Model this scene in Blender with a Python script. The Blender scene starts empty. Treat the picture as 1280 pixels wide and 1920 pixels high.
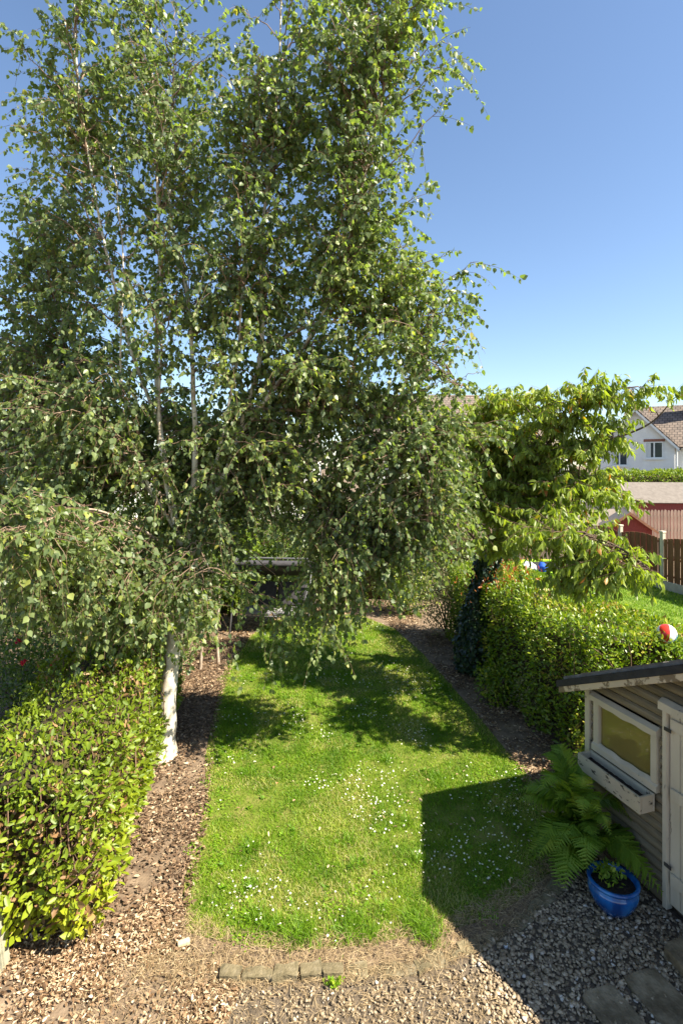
import bpy, bmesh, math, random
import numpy as np
from mathutils import Vector, Matrix

rng = np.random.default_rng(11)
random.seed(11)
scene = bpy.context.scene
C = scene.collection

# ------------------------------------------------------------------ camera, sky, sun, exposure
EYE = 4.0
cam_data = bpy.data.cameras.new('camera')
cam = bpy.data.objects.new('camera', cam_data)
C.objects.link(cam)
cam.location = (0, 0, EYE)
cam.rotation_euler = (math.radians(90), 0, 0)
cam_data.sensor_fit = 'VERTICAL'
cam_data.sensor_height = 36.0
cam_data.sensor_width = 24.0
cam_data.lens = 18.75
cam_data.shift_y = -0.0469
cam_data.clip_start = 0.05
cam_data.clip_end = 2000
scene.camera = cam

SUN_TRAVEL = Vector((-0.85, 0.38, -1.0)).normalized()
elev = math.asin(-SUN_TRAVEL.z)
azim = math.atan2(-SUN_TRAVEL.x, -SUN_TRAVEL.y)
world = bpy.data.worlds.new('World')
scene.world = world
world.use_nodes = True
nt = world.node_tree
bg = nt.nodes['Background']
sky = nt.nodes.new('ShaderNodeTexSky')
sky.sky_type = 'NISHITA'
sky.sun_disc = False
sky.sun_elevation = elev
sky.sun_rotation = azim
sky.altitude = 50
sky.air_density = 1.0
sky.dust_density = 0.3
sky.ozone_density = 2.4
nt.links.new(sky.outputs[0], bg.inputs[0])
bg.inputs[1].default_value = 0.076
sun_data = bpy.data.lights.new('sun', 'SUN')
sun_data.energy = 5.0
sun_data.angle = math.radians(0.53)
sun_data.color = (1.0, 0.925, 0.77)
sun = bpy.data.objects.new('sun', sun_data)
sun.rotation_euler = SUN_TRAVEL.to_track_quat('-Z', 'Y').to_euler()
sun.location = (10, -5, 20)
C.objects.link(sun)
scene.view_settings.view_transform = 'Standard'
scene.view_settings.look = 'None'
scene.view_settings.exposure = 1.6
scene.view_settings.gamma = 1.0
scene.render.engine = 'CYCLES'
scene.cycles.max_bounces = 8
scene.cycles.diffuse_bounces = 4
scene.cycles.transmission_bounces = 5
scene.cycles.transparent_max_bounces = 8

# ------------------------------------------------------------------ node material helpers
def new_mat(name):
    m = bpy.data.materials.new(name)
    m.use_nodes = True
    n = m.node_tree.nodes
    return m, n, m.node_tree.links, n['Principled BSDF']

def ramp_node(n, stops):
    r = n.new('ShaderNodeValToRGB')
    e = r.color_ramp.elements
    while len(e) < len(stops):
        e.new(0.5)
    for el, (p, c) in zip(e, stops):
        el.position = p
        el.color = (*c, 1)
    return r

def noise_mat(name, stops, scale=8, detail=5, rough=0.8, bump=0.2, bump_scale=40, spec=0.3, dist=0.0, stretch=None, per_object=0.0, rough_noise=0.6):
    m, n, l, p = new_mat(name)
    tc = n.new('ShaderNodeTexCoord')
    src = tc.outputs['Object']
    if stretch:
        mp = n.new('ShaderNodeMapping')
        mp.inputs['Scale'].default_value = stretch
        l.new(src, mp.inputs[0]); src = mp.outputs[0]
    nz = n.new('ShaderNodeTexNoise')
    nz.inputs['Scale'].default_value = scale
    nz.inputs['Detail'].default_value = detail
    nz.inputs['Roughness'].default_value = rough_noise
    nz.inputs['Distortion'].default_value = dist
    l.new(src, nz.inputs['Vector'])
    r = ramp_node(n, stops)
    l.new(nz.outputs[0], r.inputs[0])
    col = r.outputs[0]
    if per_object:
        oi = n.new('ShaderNodeObjectInfo')
        hv = n.new('ShaderNodeHueSaturation')
        mr = n.new('ShaderNodeMapRange')
        mr.inputs[3].default_value = 1 - per_object
        mr.inputs[4].default_value = 1 + per_object
        l.new(oi.outputs['Random'], mr.inputs[0])
        l.new(mr.outputs[0], hv.inputs['Value'])
        l.new(col, hv.inputs['Color'])
        col = hv.outputs[0]
    l.new(col, p.inputs['Base Color'])
    p.inputs['Roughness'].default_value = rough
    p.inputs['Specular IOR Level'].default_value = spec
    if bump:
        nb = n.new('ShaderNodeTexNoise')
        nb.inputs['Scale'].default_value = bump_scale
        nb.inputs['Detail'].default_value = 4
        l.new(src, nb.inputs['Vector'])
        b = n.new('ShaderNodeBump')
        b.inputs['Strength'].default_value = bump
        b.inputs['Distance'].default_value = 0.02
        l.new(nb.outputs[0], b.inputs['Height'])
        l.new(b.outputs[0], p.inputs['Normal'])
    return m

def leaf_mat(name, stops, trans, rough=0.42, spec=0.45, tmix=0.4):
    """leaf colour from the per-leaf attribute 'tint'; a share of the light passes through the blade"""
    m, n, l, p = new_mat(name)
    at = n.new('ShaderNodeAttribute'); at.attribute_name = 'tint'
    r = ramp_node(n, stops)
    l.new(at.outputs['Fac'], r.inputs[0])
    l.new(r.outputs[0], p.inputs['Base Color'])
    p.inputs['Roughness'].default_value = rough
    p.inputs['Specular IOR Level'].default_value = spec
    tr = n.new('ShaderNodeBsdfTranslucent')
    mixc = n.new('ShaderNodeMix'); mixc.data_type = 'RGBA'; mixc.blend_type = 'MULTIPLY'
    mixc.inputs[0].default_value = 1.0
    l.new(r.outputs[0], mixc.inputs[6])
    mixc.inputs[7].default_value = (*trans, 1)
    l.new(mixc.outputs[2], tr.inputs['Color'])
    mx = n.new('ShaderNodeMixShader')
    mx.inputs[0].default_value = tmix
    l.new(p.outputs[0], mx.inputs[1]); l.new(tr.outputs[0], mx.inputs[2])
    l.new(mx.outputs[0], n['Material Output'].inputs[0])
    return m

M = {}
M['birch_leaf'] = leaf_mat('birch_leaf', [(0, (.085, .118, .055)), (.45, (.155, .205, .083)), (.8, (.235, .285, .097)), (.95, (.32, .35, .09)), (1, (.46, .40, .10))], (1.55, 1.75, 0.55), rough=.42, spec=.5, tmix=.46)
M['cherry_leaf'] = leaf_mat('cherry_leaf', [(0, (.140, .190, .034)), (.5, (.235, .300, .050)), (.88, (.35, .40, .075)), (.95, (.32, .22, .04)), (1, (.42, .14, .03))], (1.7, 1.75, .5), rough=.42, spec=.45, tmix=.46)
M['laurel_leaf'] = leaf_mat('laurel_leaf', [(0, (.080, .130, .010)), (.35, (.165, .225, .012)), (.75, (.310, .350, .016)), (.93, (.46, .44, .03)), (.955, (.34, .20, .09)), (1, (.22, .12, .055))], (1.5, 1.5, .45), rough=.46, spec=.45, tmix=.3)
M['privet_leaf'] = leaf_mat('privet_leaf', [(0, (.075, .140, .010)), (.5, (.150, .225, .016)), (.88, (.30, .35, .025)), (.95, (.44, .43, .06)), (1, (.26, .15, .05))], (1.6, 1.7, .5), rough=.36, spec=.5, tmix=.32)
M['shrub_leaf'] = leaf_mat('shrub_leaf', [(0, (.035, .070, .012)), (.5, (.075, .125, .018)), (1, (.16, .20, .03))], (1.7, 1.8, .6), rough=.45, tmix=.32)
M['ivy_leaf'] = leaf_mat('ivy_leaf', [(0, (.010, .026, .012)), (.6, (.022, .050, .020)), (1, (.05, .085, .03))], (1.2, 1.4, .6), rough=.33, spec=.5, tmix=.15)
M['seed_head'] = leaf_mat('seed_head', [(0, (.14, .14, .05)), (.5, (.22, .21, .09)), (1, (.32, .29, .16))], (1.2, 1.2, .8), rough=.7, tmix=.25)
M['red_leaf'] = leaf_mat('red_leaf', [(0, (.25, .07, .02)), (1, (.48, .17, .04))], (1.4, 1.0, .5), rough=.5, tmix=.35)
M['fern_leaf'] = leaf_mat('fern_leaf', [(0, (.110, .190, .018)), (.6, (.175, .275, .024)), (1, (.25, .31, .035))], (1.5, 1.7, .5), rough=.5, spec=.3, tmix=.35)
M['grass_blade'] = leaf_mat('grass_blade', [(0, (.068, .155, .006)), (.4, (.150, .285, .010)), (.7, (.255, .365, .020)), (.85, (.40, .41, .08)), (1, (.52, .44, .23))], (1.4, 1.4, .4), rough=.5, spec=.3, tmix=.3)
M['far_hedge_leaf'] = leaf_mat('far_hedge_leaf', [(0, (.10, .17, .012)), (.6, (.20, .27, .016)), (1, (.30, .36, .03))], (1.5, 1.5, .5), rough=.5, tmix=.3)
M['litter'] = leaf_mat('litter', [(0, (.055, .030, .015)), (.25, (.15, .085, .04)), (.55, (.31, .195, .11)), (.8, (.52, .37, .225)), (.97, (.68, .54, .37)), (1, (.40, .13, .035))], (1, .9, .7), rough=.6, spec=.25, tmix=.1)
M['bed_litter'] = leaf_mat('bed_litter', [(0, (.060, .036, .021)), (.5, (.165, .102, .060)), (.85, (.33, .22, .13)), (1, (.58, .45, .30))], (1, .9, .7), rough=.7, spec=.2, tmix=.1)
M['straw'] = leaf_mat('straw', [(0, (.15, .10, .05)), (.5, (.33, .235, .125)), (1, (.52, .40, .235))], (1, .95, .8), rough=.65, spec=.25, tmix=.15)
M['pebble'] = leaf_mat('pebble', [(0, (.150, .110, .066)), (.35, (.255, .190, .120)), (.7, (.35, .265, .172)), (.93, (.46, .36, .245)), (.975, (.58, .52, .44)), (1, (.34, .15, .075))], (1, 1, 1), rough=.75, spec=.3, tmix=0.0)
M['petal'] = leaf_mat('petal', [(0, (.75, .75, .72)), (.9, (.82, .82, .80)), (1, (.78, .62, .03))], (1, 1, 1), rough=.6, tmix=.2)
M['red_petal'] = leaf_mat('red_petal', [(0, (.40, .005, .015)), (1, (.62, .015, .05))], (1, .8, .8), rough=.5, tmix=.3)
def birch_bark():
    m, n, l, p = new_mat('birch_bark')
    tc = n.new('ShaderNodeTexCoord')
    def nz(scale, detail, st, rough=.6, dist=0.0):
        mp = n.new('ShaderNodeMapping'); mp.inputs['Scale'].default_value = st; l.new(tc.outputs['Object'], mp.inputs[0])
        q = n.new('ShaderNodeTexNoise'); q.inputs['Scale'].default_value = scale; q.inputs['Detail'].default_value = detail; q.inputs['Roughness'].default_value = rough; q.inputs['Distortion'].default_value = dist
        l.new(mp.outputs[0], q.inputs['Vector']); return q
    a = nz(4.5, 8, (1, 1, .55), .65, .5)
    r1 = ramp_node(n, [(.34, (.24, .16, .09)), (.43, (.52, .43, .32)), (.54, (.68, .62, .51)), (.8, (.75, .71, .63))]); l.new(a.outputs[0], r1.inputs[0])
    b = nz(9, 6, (1, 1, 5.5), .7)
    r2 = ramp_node(n, [(.60, (1, 1, 1)), (.66, (.22, .16, .12))]); l.new(b.outputs[0], r2.inputs[0])
    mx = n.new('ShaderNodeMix'); mx.data_type = 'RGBA'; mx.blend_type = 'MULTIPLY'; mx.inputs[0].default_value = .9
    l.new(r1.outputs[0], mx.inputs[6]); l.new(r2.outputs[0], mx.inputs[7]); l.new(mx.outputs[2], p.inputs['Base Color'])
    p.inputs['Roughness'].default_value = .7
    bp = n.new('ShaderNodeBump'); bp.inputs['Strength'].default_value = .5; bp.inputs['Distance'].default_value = .015
    l.new(r2.outputs[0], bp.inputs['Height']); l.new(bp.outputs[0], p.inputs['Normal'])
    return m
M['birch_bark'] = birch_bark()
M['birch_limb'] = noise_mat('birch_limb', [(0.3, (.20, .14, .095)), (.55, (.38, .30, .23)), (.8, (.55, .48, .41))], scale=11, rough=.7, bump=.2)
M['birch_twig'] = noise_mat('birch_twig', [(0.3, (.14, .085, .055)), (.7, (.30, .215, .15))], scale=9, rough=.7, bump=0)
M['twig'] = noise_mat('twig', [(0.3, (.12, .07, .045)), (.7, (.25, .16, .10))], scale=9, rough=.7, bump=0)
M['bark'] = noise_mat('bark', [(0.3, (.05, .035, .024)), (.7, (.15, .10, .065))], scale=10, rough=.85, bump=.6, bump_scale=30)
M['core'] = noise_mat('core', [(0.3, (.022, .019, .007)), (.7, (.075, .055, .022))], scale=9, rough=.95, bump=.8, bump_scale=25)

# ------------------------------------------------------------------ mesh helpers
def link(o, parent=None):
    C.objects.link(o)
    if parent is not None:
        o.parent = parent
    return o

def tag(o, label=None, cat=None, group=None, kind=None):
    if label: o['label'] = label
    if cat: o['category'] = cat
    if group: o['group'] = group
    if kind: o['kind'] = kind
    return o

def empty(name, loc=(0, 0, 0), rz=0.0):
    o = bpy.data.objects.new(name, None)
    o.location = loc
    o.rotation_euler = (0, 0, rz)
    o.empty_display_size = 0.1
    return link(o)

def np_mesh(name, V, F, tint=None, smooth=False):
    """V (n,3); F either an (m,k) array or a list of such arrays with different k"""
    if not isinstance(F, list): F = [F]
    F = [f for f in F if len(f)]
    me = bpy.data.meshes.new(name)
    loops = np.concatenate([f.ravel() for f in F]).astype(np.int32)
    sizes = np.concatenate([np.full(len(f), f.shape[1]) for f in F]).astype(np.int32)
    me.vertices.add(len(V))
    me.vertices.foreach_set('co', np.ascontiguousarray(V, dtype=np.float32).ravel())
    me.loops.add(len(loops))
    me.loops.foreach_set('vertex_index', loops)
    me.polygons.add(len(sizes))
    st = np.zeros(len(sizes), np.int32); st[1:] = np.cumsum(sizes)[:-1]
    me.polygons.foreach_set('loop_start', st)
    if smooth:
        me.polygons.foreach_set('use_smooth', np.ones(len(sizes), bool))
    me.update(calc_edges=True)
    if tint is not None:
        a = me.attributes.new('tint', 'FLOAT', 'POINT')
        a.data.foreach_set('value', np.ascontiguousarray(tint, dtype=np.float32))
    return me

def obj(name, me, mat, parent=None):
    if mat is not None:
        me.materials.append(mat)
    return link(bpy.data.objects.new(name, me), parent)

class MB:
    """collects boxes, tubes and lathes into one bmesh"""
    def __init__(self): self.bm = bmesh.new()
    def box(self, x0, x1, y0, y1, z0, z1, mat=None):
        vs = [self.bm.verts.new(v) for v in ((x0,y0,z0),(x1,y0,z0),(x1,y1,z0),(x0,y1,z0),(x0,y0,z1),(x1,y0,z1),(x1,y1,z1),(x0,y1,z1))]
        if mat is not None:
            for v in vs: v.co = mat @ v.co
        for f in ((0,3,2,1),(4,5,6,7),(0,1,5,4),(1,2,6,5),(2,3,7,6),(3,0,4,7)):
            self.bm.faces.new([vs[i] for i in f])
        return self
    def prism(self, pts, z0, z1, axis='z'):
        """polygon (a,b) extruded along axis"""
        def mk(a, b, c):
            return {'z': (a, b, c), 'y': (a, c, b), 'x': (c, a, b)}[axis]
        lo = [self.bm.verts.new(mk(a, b, z0)) for a, b in pts]
        hi = [self.bm.verts.new(mk(a, b, z1)) for a, b in pts]
        n = len(pts)
        self.bm.faces.new(lo); self.bm.faces.new(hi)
        for i in range(n):
            self.bm.faces.new([lo[i], lo[(i+1) % n], hi[(i+1) % n], hi[i]])
        return self
    def tube(self, pts, r, n=8, cap=True):
        pts = [Vector(p) for p in pts]
        rs = r if isinstance(r, (list, tuple)) else [r]*len(pts)
        rings = []
        for i, p in enumerate(pts):
            t = (pts[min(i+1, len(pts)-1)] - pts[max(i-1, 0)]).normalized()
            ref = Vector((0, 0, 1)) if abs(t.z) < .9 else Vector((1, 0, 0))
            a = t.cross(ref).normalized(); b = t.cross(a)
            rings.append([self.bm.verts.new(p + (a*math.cos(k*2*math.pi/n) + b*math.sin(k*2*math.pi/n))*rs[i]) for k in range(n)])
        for i in range(len(rings)-1):
            for k in range(n):
                self.bm.faces.new([rings[i][k], rings[i][(k+1) % n], rings[i+1][(k+1) % n], rings[i+1][k]])
        if cap:
            self.bm.faces.new(rings[0]); self.bm.faces.new(rings[-1])
        return self
    def lathe(self, prof, n=32, close=False):
        rings = [[self.bm.verts.new((r*math.cos(k*2*math.pi/n), r*math.sin(k*2*math.pi/n), z)) for k in range(n)] for r, z in prof]
        for i in range(len(rings)-1):
            for k in range(n):
                self.bm.faces.new([rings[i][k], rings[i][(k+1) % n], rings[i+1][(k+1) % n], rings[i+1][k]])
        if close:
            self.bm.faces.new(rings[0]); self.bm.faces.new(rings[-1])
        return self
    def quad(self, *vs):
        self.bm.faces.new([self.bm.verts.new(v) for v in vs]); return self
    def build(self, name, mat, parent=None, bevel=0.0, smooth=False, seg=2):
        bmesh.ops.recalc_face_normals(self.bm, faces=self.bm.faces)
        if bevel:
            bmesh.ops.bevel(self.bm, geom=self.bm.edges[:], offset=bevel, segments=seg, affect='EDGES', clamp_overlap=True)
        me = bpy.data.meshes.new(name)
        self.bm.to_mesh(me); self.bm.free()
        if smooth:
            me.polygons.foreach_set('use_smooth', np.ones(len(me.polygons), bool))
        return obj(name, me, mat, parent)

def unit(a):
    return a / np.maximum(np.linalg.norm(a, axis=-1, keepdims=True), 1e-9)

_lat = rng.random((64, 64, 64)).astype(np.float32)
def vnoise(p, scale=1.0):
    """value noise 0..1 on (n,3) or (n,2)"""
    p = np.asarray(p, dtype=np.float64)*scale + 100.37
    if p.shape[1] == 2: p = np.c_[p, np.zeros(len(p))]
    i = np.floor(p).astype(int); f = p - i; f = f*f*(3-2*f)
    out = np.zeros(len(p))
    for dx in (0, 1):
        for dy in (0, 1):
            for dz in (0, 1):
                w = (f[:, 0] if dx else 1-f[:, 0])*(f[:, 1] if dy else 1-f[:, 1])*(f[:, 2] if dz else 1-f[:, 2])
                out += w*_lat[(i[:, 0]+dx) % 64, (i[:, 1]+dy) % 64, (i[:, 2]+dz) % 64]
    return out
def fbm(p, scale=1.0):
    return (vnoise(p, scale)*.55 + vnoise(p, scale*2.1)*.28 + vnoise(p, scale*4.3)*.17)

def tube_batch(P, R, n=4):
    """P (N,K,3), R (N,K) -> verts, quads"""
    N, K, _ = P.shape
    T = np.gradient(P, axis=1)
    T = unit(T)
    ref = np.where(np.abs(T[..., 2:3]) < .85, np.array([0, 0, 1.]), np.array([1., 0, 0]))
    ref = np.broadcast_to(ref[:, :1], T.shape)
    A = unit(np.cross(T, ref)); B = np.cross(T, A)
    ang = np.arange(n)*2*np.pi/n
    V = P[:, :, None] + R[:, :, None, None]*(A[:, :, None]*np.cos(ang)[None, None, :, None] + B[:, :, None]*np.sin(ang)[None, None, :, None])
    idx = np.arange(N*K*n).reshape(N, K, n)
    a = idx[:, :-1, :]; b = np.roll(idx, -1, 2)[:, :-1, :]; c = np.roll(idx, -1, 2)[:, 1:, :]; d = idx[:, 1:, :]
    F = np.stack([a, b, c, d], -1).reshape(-1, 4)
    return V.reshape(-1, 3), F

class Acc:
    """accumulates numpy verts/faces/tints into one mesh"""
    def __init__(self): self.V=[]; self.F={}; self.T=[]; self.n=0
    def add(self, V, F, T=None):
        Fs = F if isinstance(F, list) else [F]
        for f in Fs: self.F.setdefault(f.shape[1], []).append(f + self.n)
        self.V.append(V); self.T.append(np.zeros(len(V)) if T is None else T); self.n += len(V)
    def obj(self, name, mat, parent=None, smooth=False):
        me = np_mesh(name, np.concatenate(self.V), [np.concatenate(v) for v in self.F.values()], np.concatenate(self.T), smooth)
        return obj(name, me, mat, parent)

# leaf templates: (x along, y across, z lift), faces
OVATE = (np.array([(0,0,0),(.16,.30,.05),(.46,.37,.08),(1,0,-.06),(.46,-.37,.08),(.16,-.30,.05)], float), [np.array([(0,1,2,3),(0,3,4,5)])])
OVAL = (np.array([(0,0,0),(.25,.20,.05),(.65,.22,.06),(1,0,-.05),(.65,-.22,.06),(.25,-.20,.05),(.5,0,0.0)], float), [np.array([(0,1,2,6),(6,2,3,3),(0,6,4,5),(6,3,3,4)])])
OVAL = (OVAL[0][:6], [np.array([(0,1,2,3),(0,3,4,5)])])
LANCE = (np.array([(0,0,0),(.22,.13,.045),(.55,.16,.02),(1,0,-.28),(.55,-.16,.02),(.22,-.13,.045),(.5,0,-.03)], float), [np.array([(0,1,2,6),(0,6,4,5)]), np.array([(6,2,3),(6,3,4)])])
CURL = (np.array([(0,0,0),(.3,.32,.14),(.7,.27,.12),(1,0,.06),(.7,-.27,.16),(.3,-.32,.1)], float), [np.array([(0,1,2,3),(0,3,4,5)])])

def leaves(P, D, Nn, size, tpl, tint, width=None):
    """one leaf per row: base P, direction D, face normal Nn, length size"""
    D = unit(D); S = unit(np.cross(Nn, D)); Nn = np.cross(D, S)
    t, faces = tpl
    size = np.broadcast_to(size, (len(P),))
    w = np.ones(len(P)) if width is None else width
    V = (P[:, None] + size[:, None, None]*(t[None, :, 0:1]*D[:, None] + w[:, None, None]*t[None, :, 1:2]*S[:, None] + t[None, :, 2:3]*Nn[:, None]))
    off = (np.arange(len(P))*len(t))[:, None, None]
    F = [(f[None] + off).reshape(-1, f.shape[1]) for f in faces]
    return V.reshape(-1, 3), F, np.repeat(tint, len(t))

def randn(n): return rng.normal(size=(n, 3))
UP = np.array([0, 0, 1.])

def inpoly(P, poly):
    x, y = P[:, 0], P[:, 1]; c = np.zeros(len(P), bool); j = len(poly)-1
    for i in range(len(poly)):
        xi, yi = poly[i]; xj, yj = poly[j]
        k = ((yi > y) != (yj > y)) & (x < (xj-xi)*(y-yi)/(yj-yi+1e-12)+xi)
        c ^= k; j = i
    return c
def polydist(P, poly, closed=True):
    P = np.asarray(P)[:, :2]; best = np.full(len(P), 1e9); n = len(poly)
    for i in range(n if closed else n-1):
        a = np.array(poly[i]); b = np.array(poly[(i+1) % n]); ab = b-a
        t = np.clip(((P-a)@ab)/(ab@ab), 0, 1)
        best = np.minimum(best, np.linalg.norm(P-(a+t[:, None]*ab), axis=1))
    return best

# ------------------------------------------------------------------ the ground
M['ground'] = noise_mat('ground', [(0.3, (.10, .068, .044)), (.55, (.20, .142, .093)), (.75, (.32, .235, .155))], scale=5, detail=9, rough=.95, bump=.7, bump_scale=30)
M['turf'] = noise_mat('turf', [(0.25, (.050, .080, .006)), (.5, (.110, .145, .012)), (.72, (.21, .18, .055))], scale=3.2, detail=9, rough=.95, bump=.6, bump_scale=60)
M['neighbour_turf'] = noise_mat('neighbour_turf', [(0.3, (.07, .125, .012)), (.55, (.13, .20, .02)), (.75, (.20, .24, .04))], scale=2.5, detail=9, rough=.95, bump=.6, bump_scale=50)
M['gravel_bed'] = noise_mat('gravel_bed', [(0.3, (.065, .050, .034)), (.6, (.15, .115, .08))], scale=14, detail=8, rough=.95, bump=.8, bump_scale=60)
MB().quad((-400, -60, 0), (400, -60, 0), (400, 900, 0), (-400, 900, 0)).build('ground', M['ground'])['kind'] = 'structure'

LAWN = [(-1.32,4.55),(-1.49,5.0),(-1.54,5.5),(-1.60,6.3),(-1.86,7.3),(-2.05,8.6),(-2.25,10.2),(-2.2,12.0),(-1.85,13.5),(-.9,14.2),(.5,14.1),(1.30,12.9),(1.72,11.2),(1.98,9.6),(2.18,8.3),(2.30,7.4),(2.42,6.7),(2.40,5.9),(2.14,5.30),(1.70,4.93),(1.28,4.68),(.95,4.58),(.55,4.50),(0,4.40),(-.45,4.38),(-.95,4.45)]
def sheet(name, poly, z, mat, cat=None):
    bm = bmesh.new()
    f = bm.faces.new([bm.verts.new((x, y, z)) for x, y in poly])
    bmesh.ops.triangulate(bm, faces=[f])
    me = bpy.data.meshes.new(name); bm.to_mesh(me); bm.free()
    o = obj(name, me, mat); o['kind'] = 'structure'; return o
sheet('lawn', LAWN, .006, M['turf'])
sheet('neighbour_lawn', [(5.2, 3.5), (14.2, 3.5), (9.6, 19.8), (8.0, 26), (3.4, 26), (4.0, 13)], .006, M['neighbour_turf'])
sheet('gravel_bed', [(-1.5, 3.0), (3.4, 3.0), (2.85, 5.0), (2.5, 5.6), (2.22, 5.25), (1.7, 4.75), (1.0, 4.38), (.5, 4.22), (-.3, 4.14), (-1.0, 4.10)], .004, M['gravel_bed'])

# ------------------------------------------------------------------ far houses
M['render_white'] = noise_mat('render_white', [(0.3, (.72, .70, .66)), (.7, (.80, .79, .76))], scale=3, rough=.85, bump=.15, bump_scale=60)
M['roof_tile'] = None
def tile_mat(name, a, b, c):
    m, n, l, p = new_mat(name)
    tc = n.new('ShaderNodeTexCoord')
    br = n.new('ShaderNodeTexBrick')
    br.inputs['Scale'].default_value = 1.0
    br.inputs['Brick Width'].default_value = .30
    br.inputs['Row Height'].default_value = .28
    br.inputs['Mortar Size'].default_value = .022
    br.inputs['Color1'].default_value = (*a, 1); br.inputs['Color2'].default_value = (*b, 1); br.inputs['Mortar'].default_value = (*c, 1)
    l.new(tc.outputs['UV'], br.inputs['Vector'])
    nz = n.new('ShaderNodeTexNoise'); nz.inputs['Scale'].default_value = 1.6; nz.inputs['Detail'].default_value = 6
    l.new(tc.outputs['UV'], nz.inputs['Vector'])
    mx = n.new('ShaderNodeMix'); mx.data_type = 'RGBA'; mx.blend_type = 'MULTIPLY'; mx.inputs[0].default_value = .6
    r = ramp_node(n, [(.3, (.55, .55, .55)), (.7, (1.2, 1.15, 1.1))])
    l.new(nz.outputs[0], r.inputs[0]); l.new(br.outputs[0], mx.inputs[6]); l.new(r.outputs[0], mx.inputs[7])
    l.new(mx.outputs[2], p.inputs['Base Color'])
    p.inputs['Roughness'].default_value = .85
    b_ = n.new('ShaderNodeBump'); b_.inputs['Strength'].default_value = .8; b_.inputs['Distance'].default_value = .03
    b_.invert = True
    l.new(br.outputs['Fac'], b_.inputs['Height']); l.new(b_.outputs[0], p.inputs['Normal'])
    return m
M['roof_tile'] = tile_mat('roof_tile', (.155, .120, .095), (.225, .175, .14), (.05, .04, .034))
M['white_paint'] = noise_mat('white_paint', [(0.3, (.70, .70, .68)), (.7, (.80, .80, .78))], scale=6, rough=.4, bump=0)
M['brick'] = noise_mat('brick', [(0.3, (.22, .09, .06)), (.7, (.34, .16, .11))], scale=20, rough=.9)
M['dark_trim'] = noise_mat('dark_trim', [(0.3, (.03, .028, .026)), (.7, (.06, .055, .05))], scale=6, rough=.6, bump=0)
m_, n_, l_, p_ = new_mat('window_glass')
p_.inputs['Base Color'].default_value = (.05, .06, .07, 1); p_.inputs['Roughness'].default_value = .05; p_.inputs['Specular IOR Level'].default_value = .8
M['window_glass'] = m_
M['curtain'] = noise_mat('curtain', [(0.3, (.5, .5, .48)), (.7, (.75, .75, .72))], scale=30, rough=.9, stretch=(1, 1, .05), bump=0)

def roof_plane(mb_bm, a, b, c, d, uvl, t=.12):
    """a,b eave (left,right); c,d ridge (right,left); thick slab with metre UVs"""
    a, b, c, d = map(Vector, (a, b, c, d))
    n = (b-a).cross(d-a).normalized()
    if n.z < 0: n = -n
    top = [mb_bm.verts.new(v + n*t) for v in (a, b, c, d)]
    bot = [mb_bm.verts.new(v) for v in (a, b, c, d)]
    fs = [mb_bm.faces.new(top), mb_bm.faces.new(bot[::-1])]
    for i in range(4):
        fs.append(mb_bm.faces.new([top[i], bot[i], bot[(i+1) % 4], top[(i+1) % 4]]))
    u = (b-a).normalized(); w = n.cross(u)
    for f in fs:
        for lp in f.loops:
            q = lp.vert.co - a
            lp[uvl].uv = (q.dot(u), q.dot(w))

def window_part(parent, x, y, z, w, h, facing=-1, lintel=True, curtains=True):
    """a casement on the wall y=const plane facing -y (local)"""
    wn = MB()
    wn.box(x-w/2, x+w/2, y-.05, y+.02, z, z+.06); wn.box(x-w/2, x+w/2, y-.05, y+.02, z+h-.06, z+h)
    wn.box(x-w/2, x-w/2+.06, y-.05, y+.02, z+.06, z+h-.06); wn.box(x+w/2-.06, x+w/2, y-.05, y+.02, z+.06, z+h-.06)
    wn.box(x-.04, x+.04, y-.045, y+.02, z+.06, z+h-.06)
    win = wn.build('window', M['white_paint'], parent)
    for s in (-1, 1):
        x0 = x+s*.04; x1 = x+s*(w/2-.06)
        MB().box(min(x0, x1), max(x0, x1), y-.018, y-.012, z+.06, z+h-.06).build('pane', M['window_glass'], win)
    if curtains:
        MB().box(x-w/2+.07, x-w/2+.30, y-.022, y-.019, z+.07, z+h-.07).build('curtain', M['curtain'], win)
    MB().box(x-w/2-.08, x+w/2+.08, y-.12, y-.052, z-.09, z-.002).build('sill', M['white_paint'], win)
    if lintel:
        MB().box(x-w/2-.1, x+w/2+.1, y-.03, y-.002, z+h+.01, z+h+.18).build('lintel', M['brick'], win)

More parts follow.
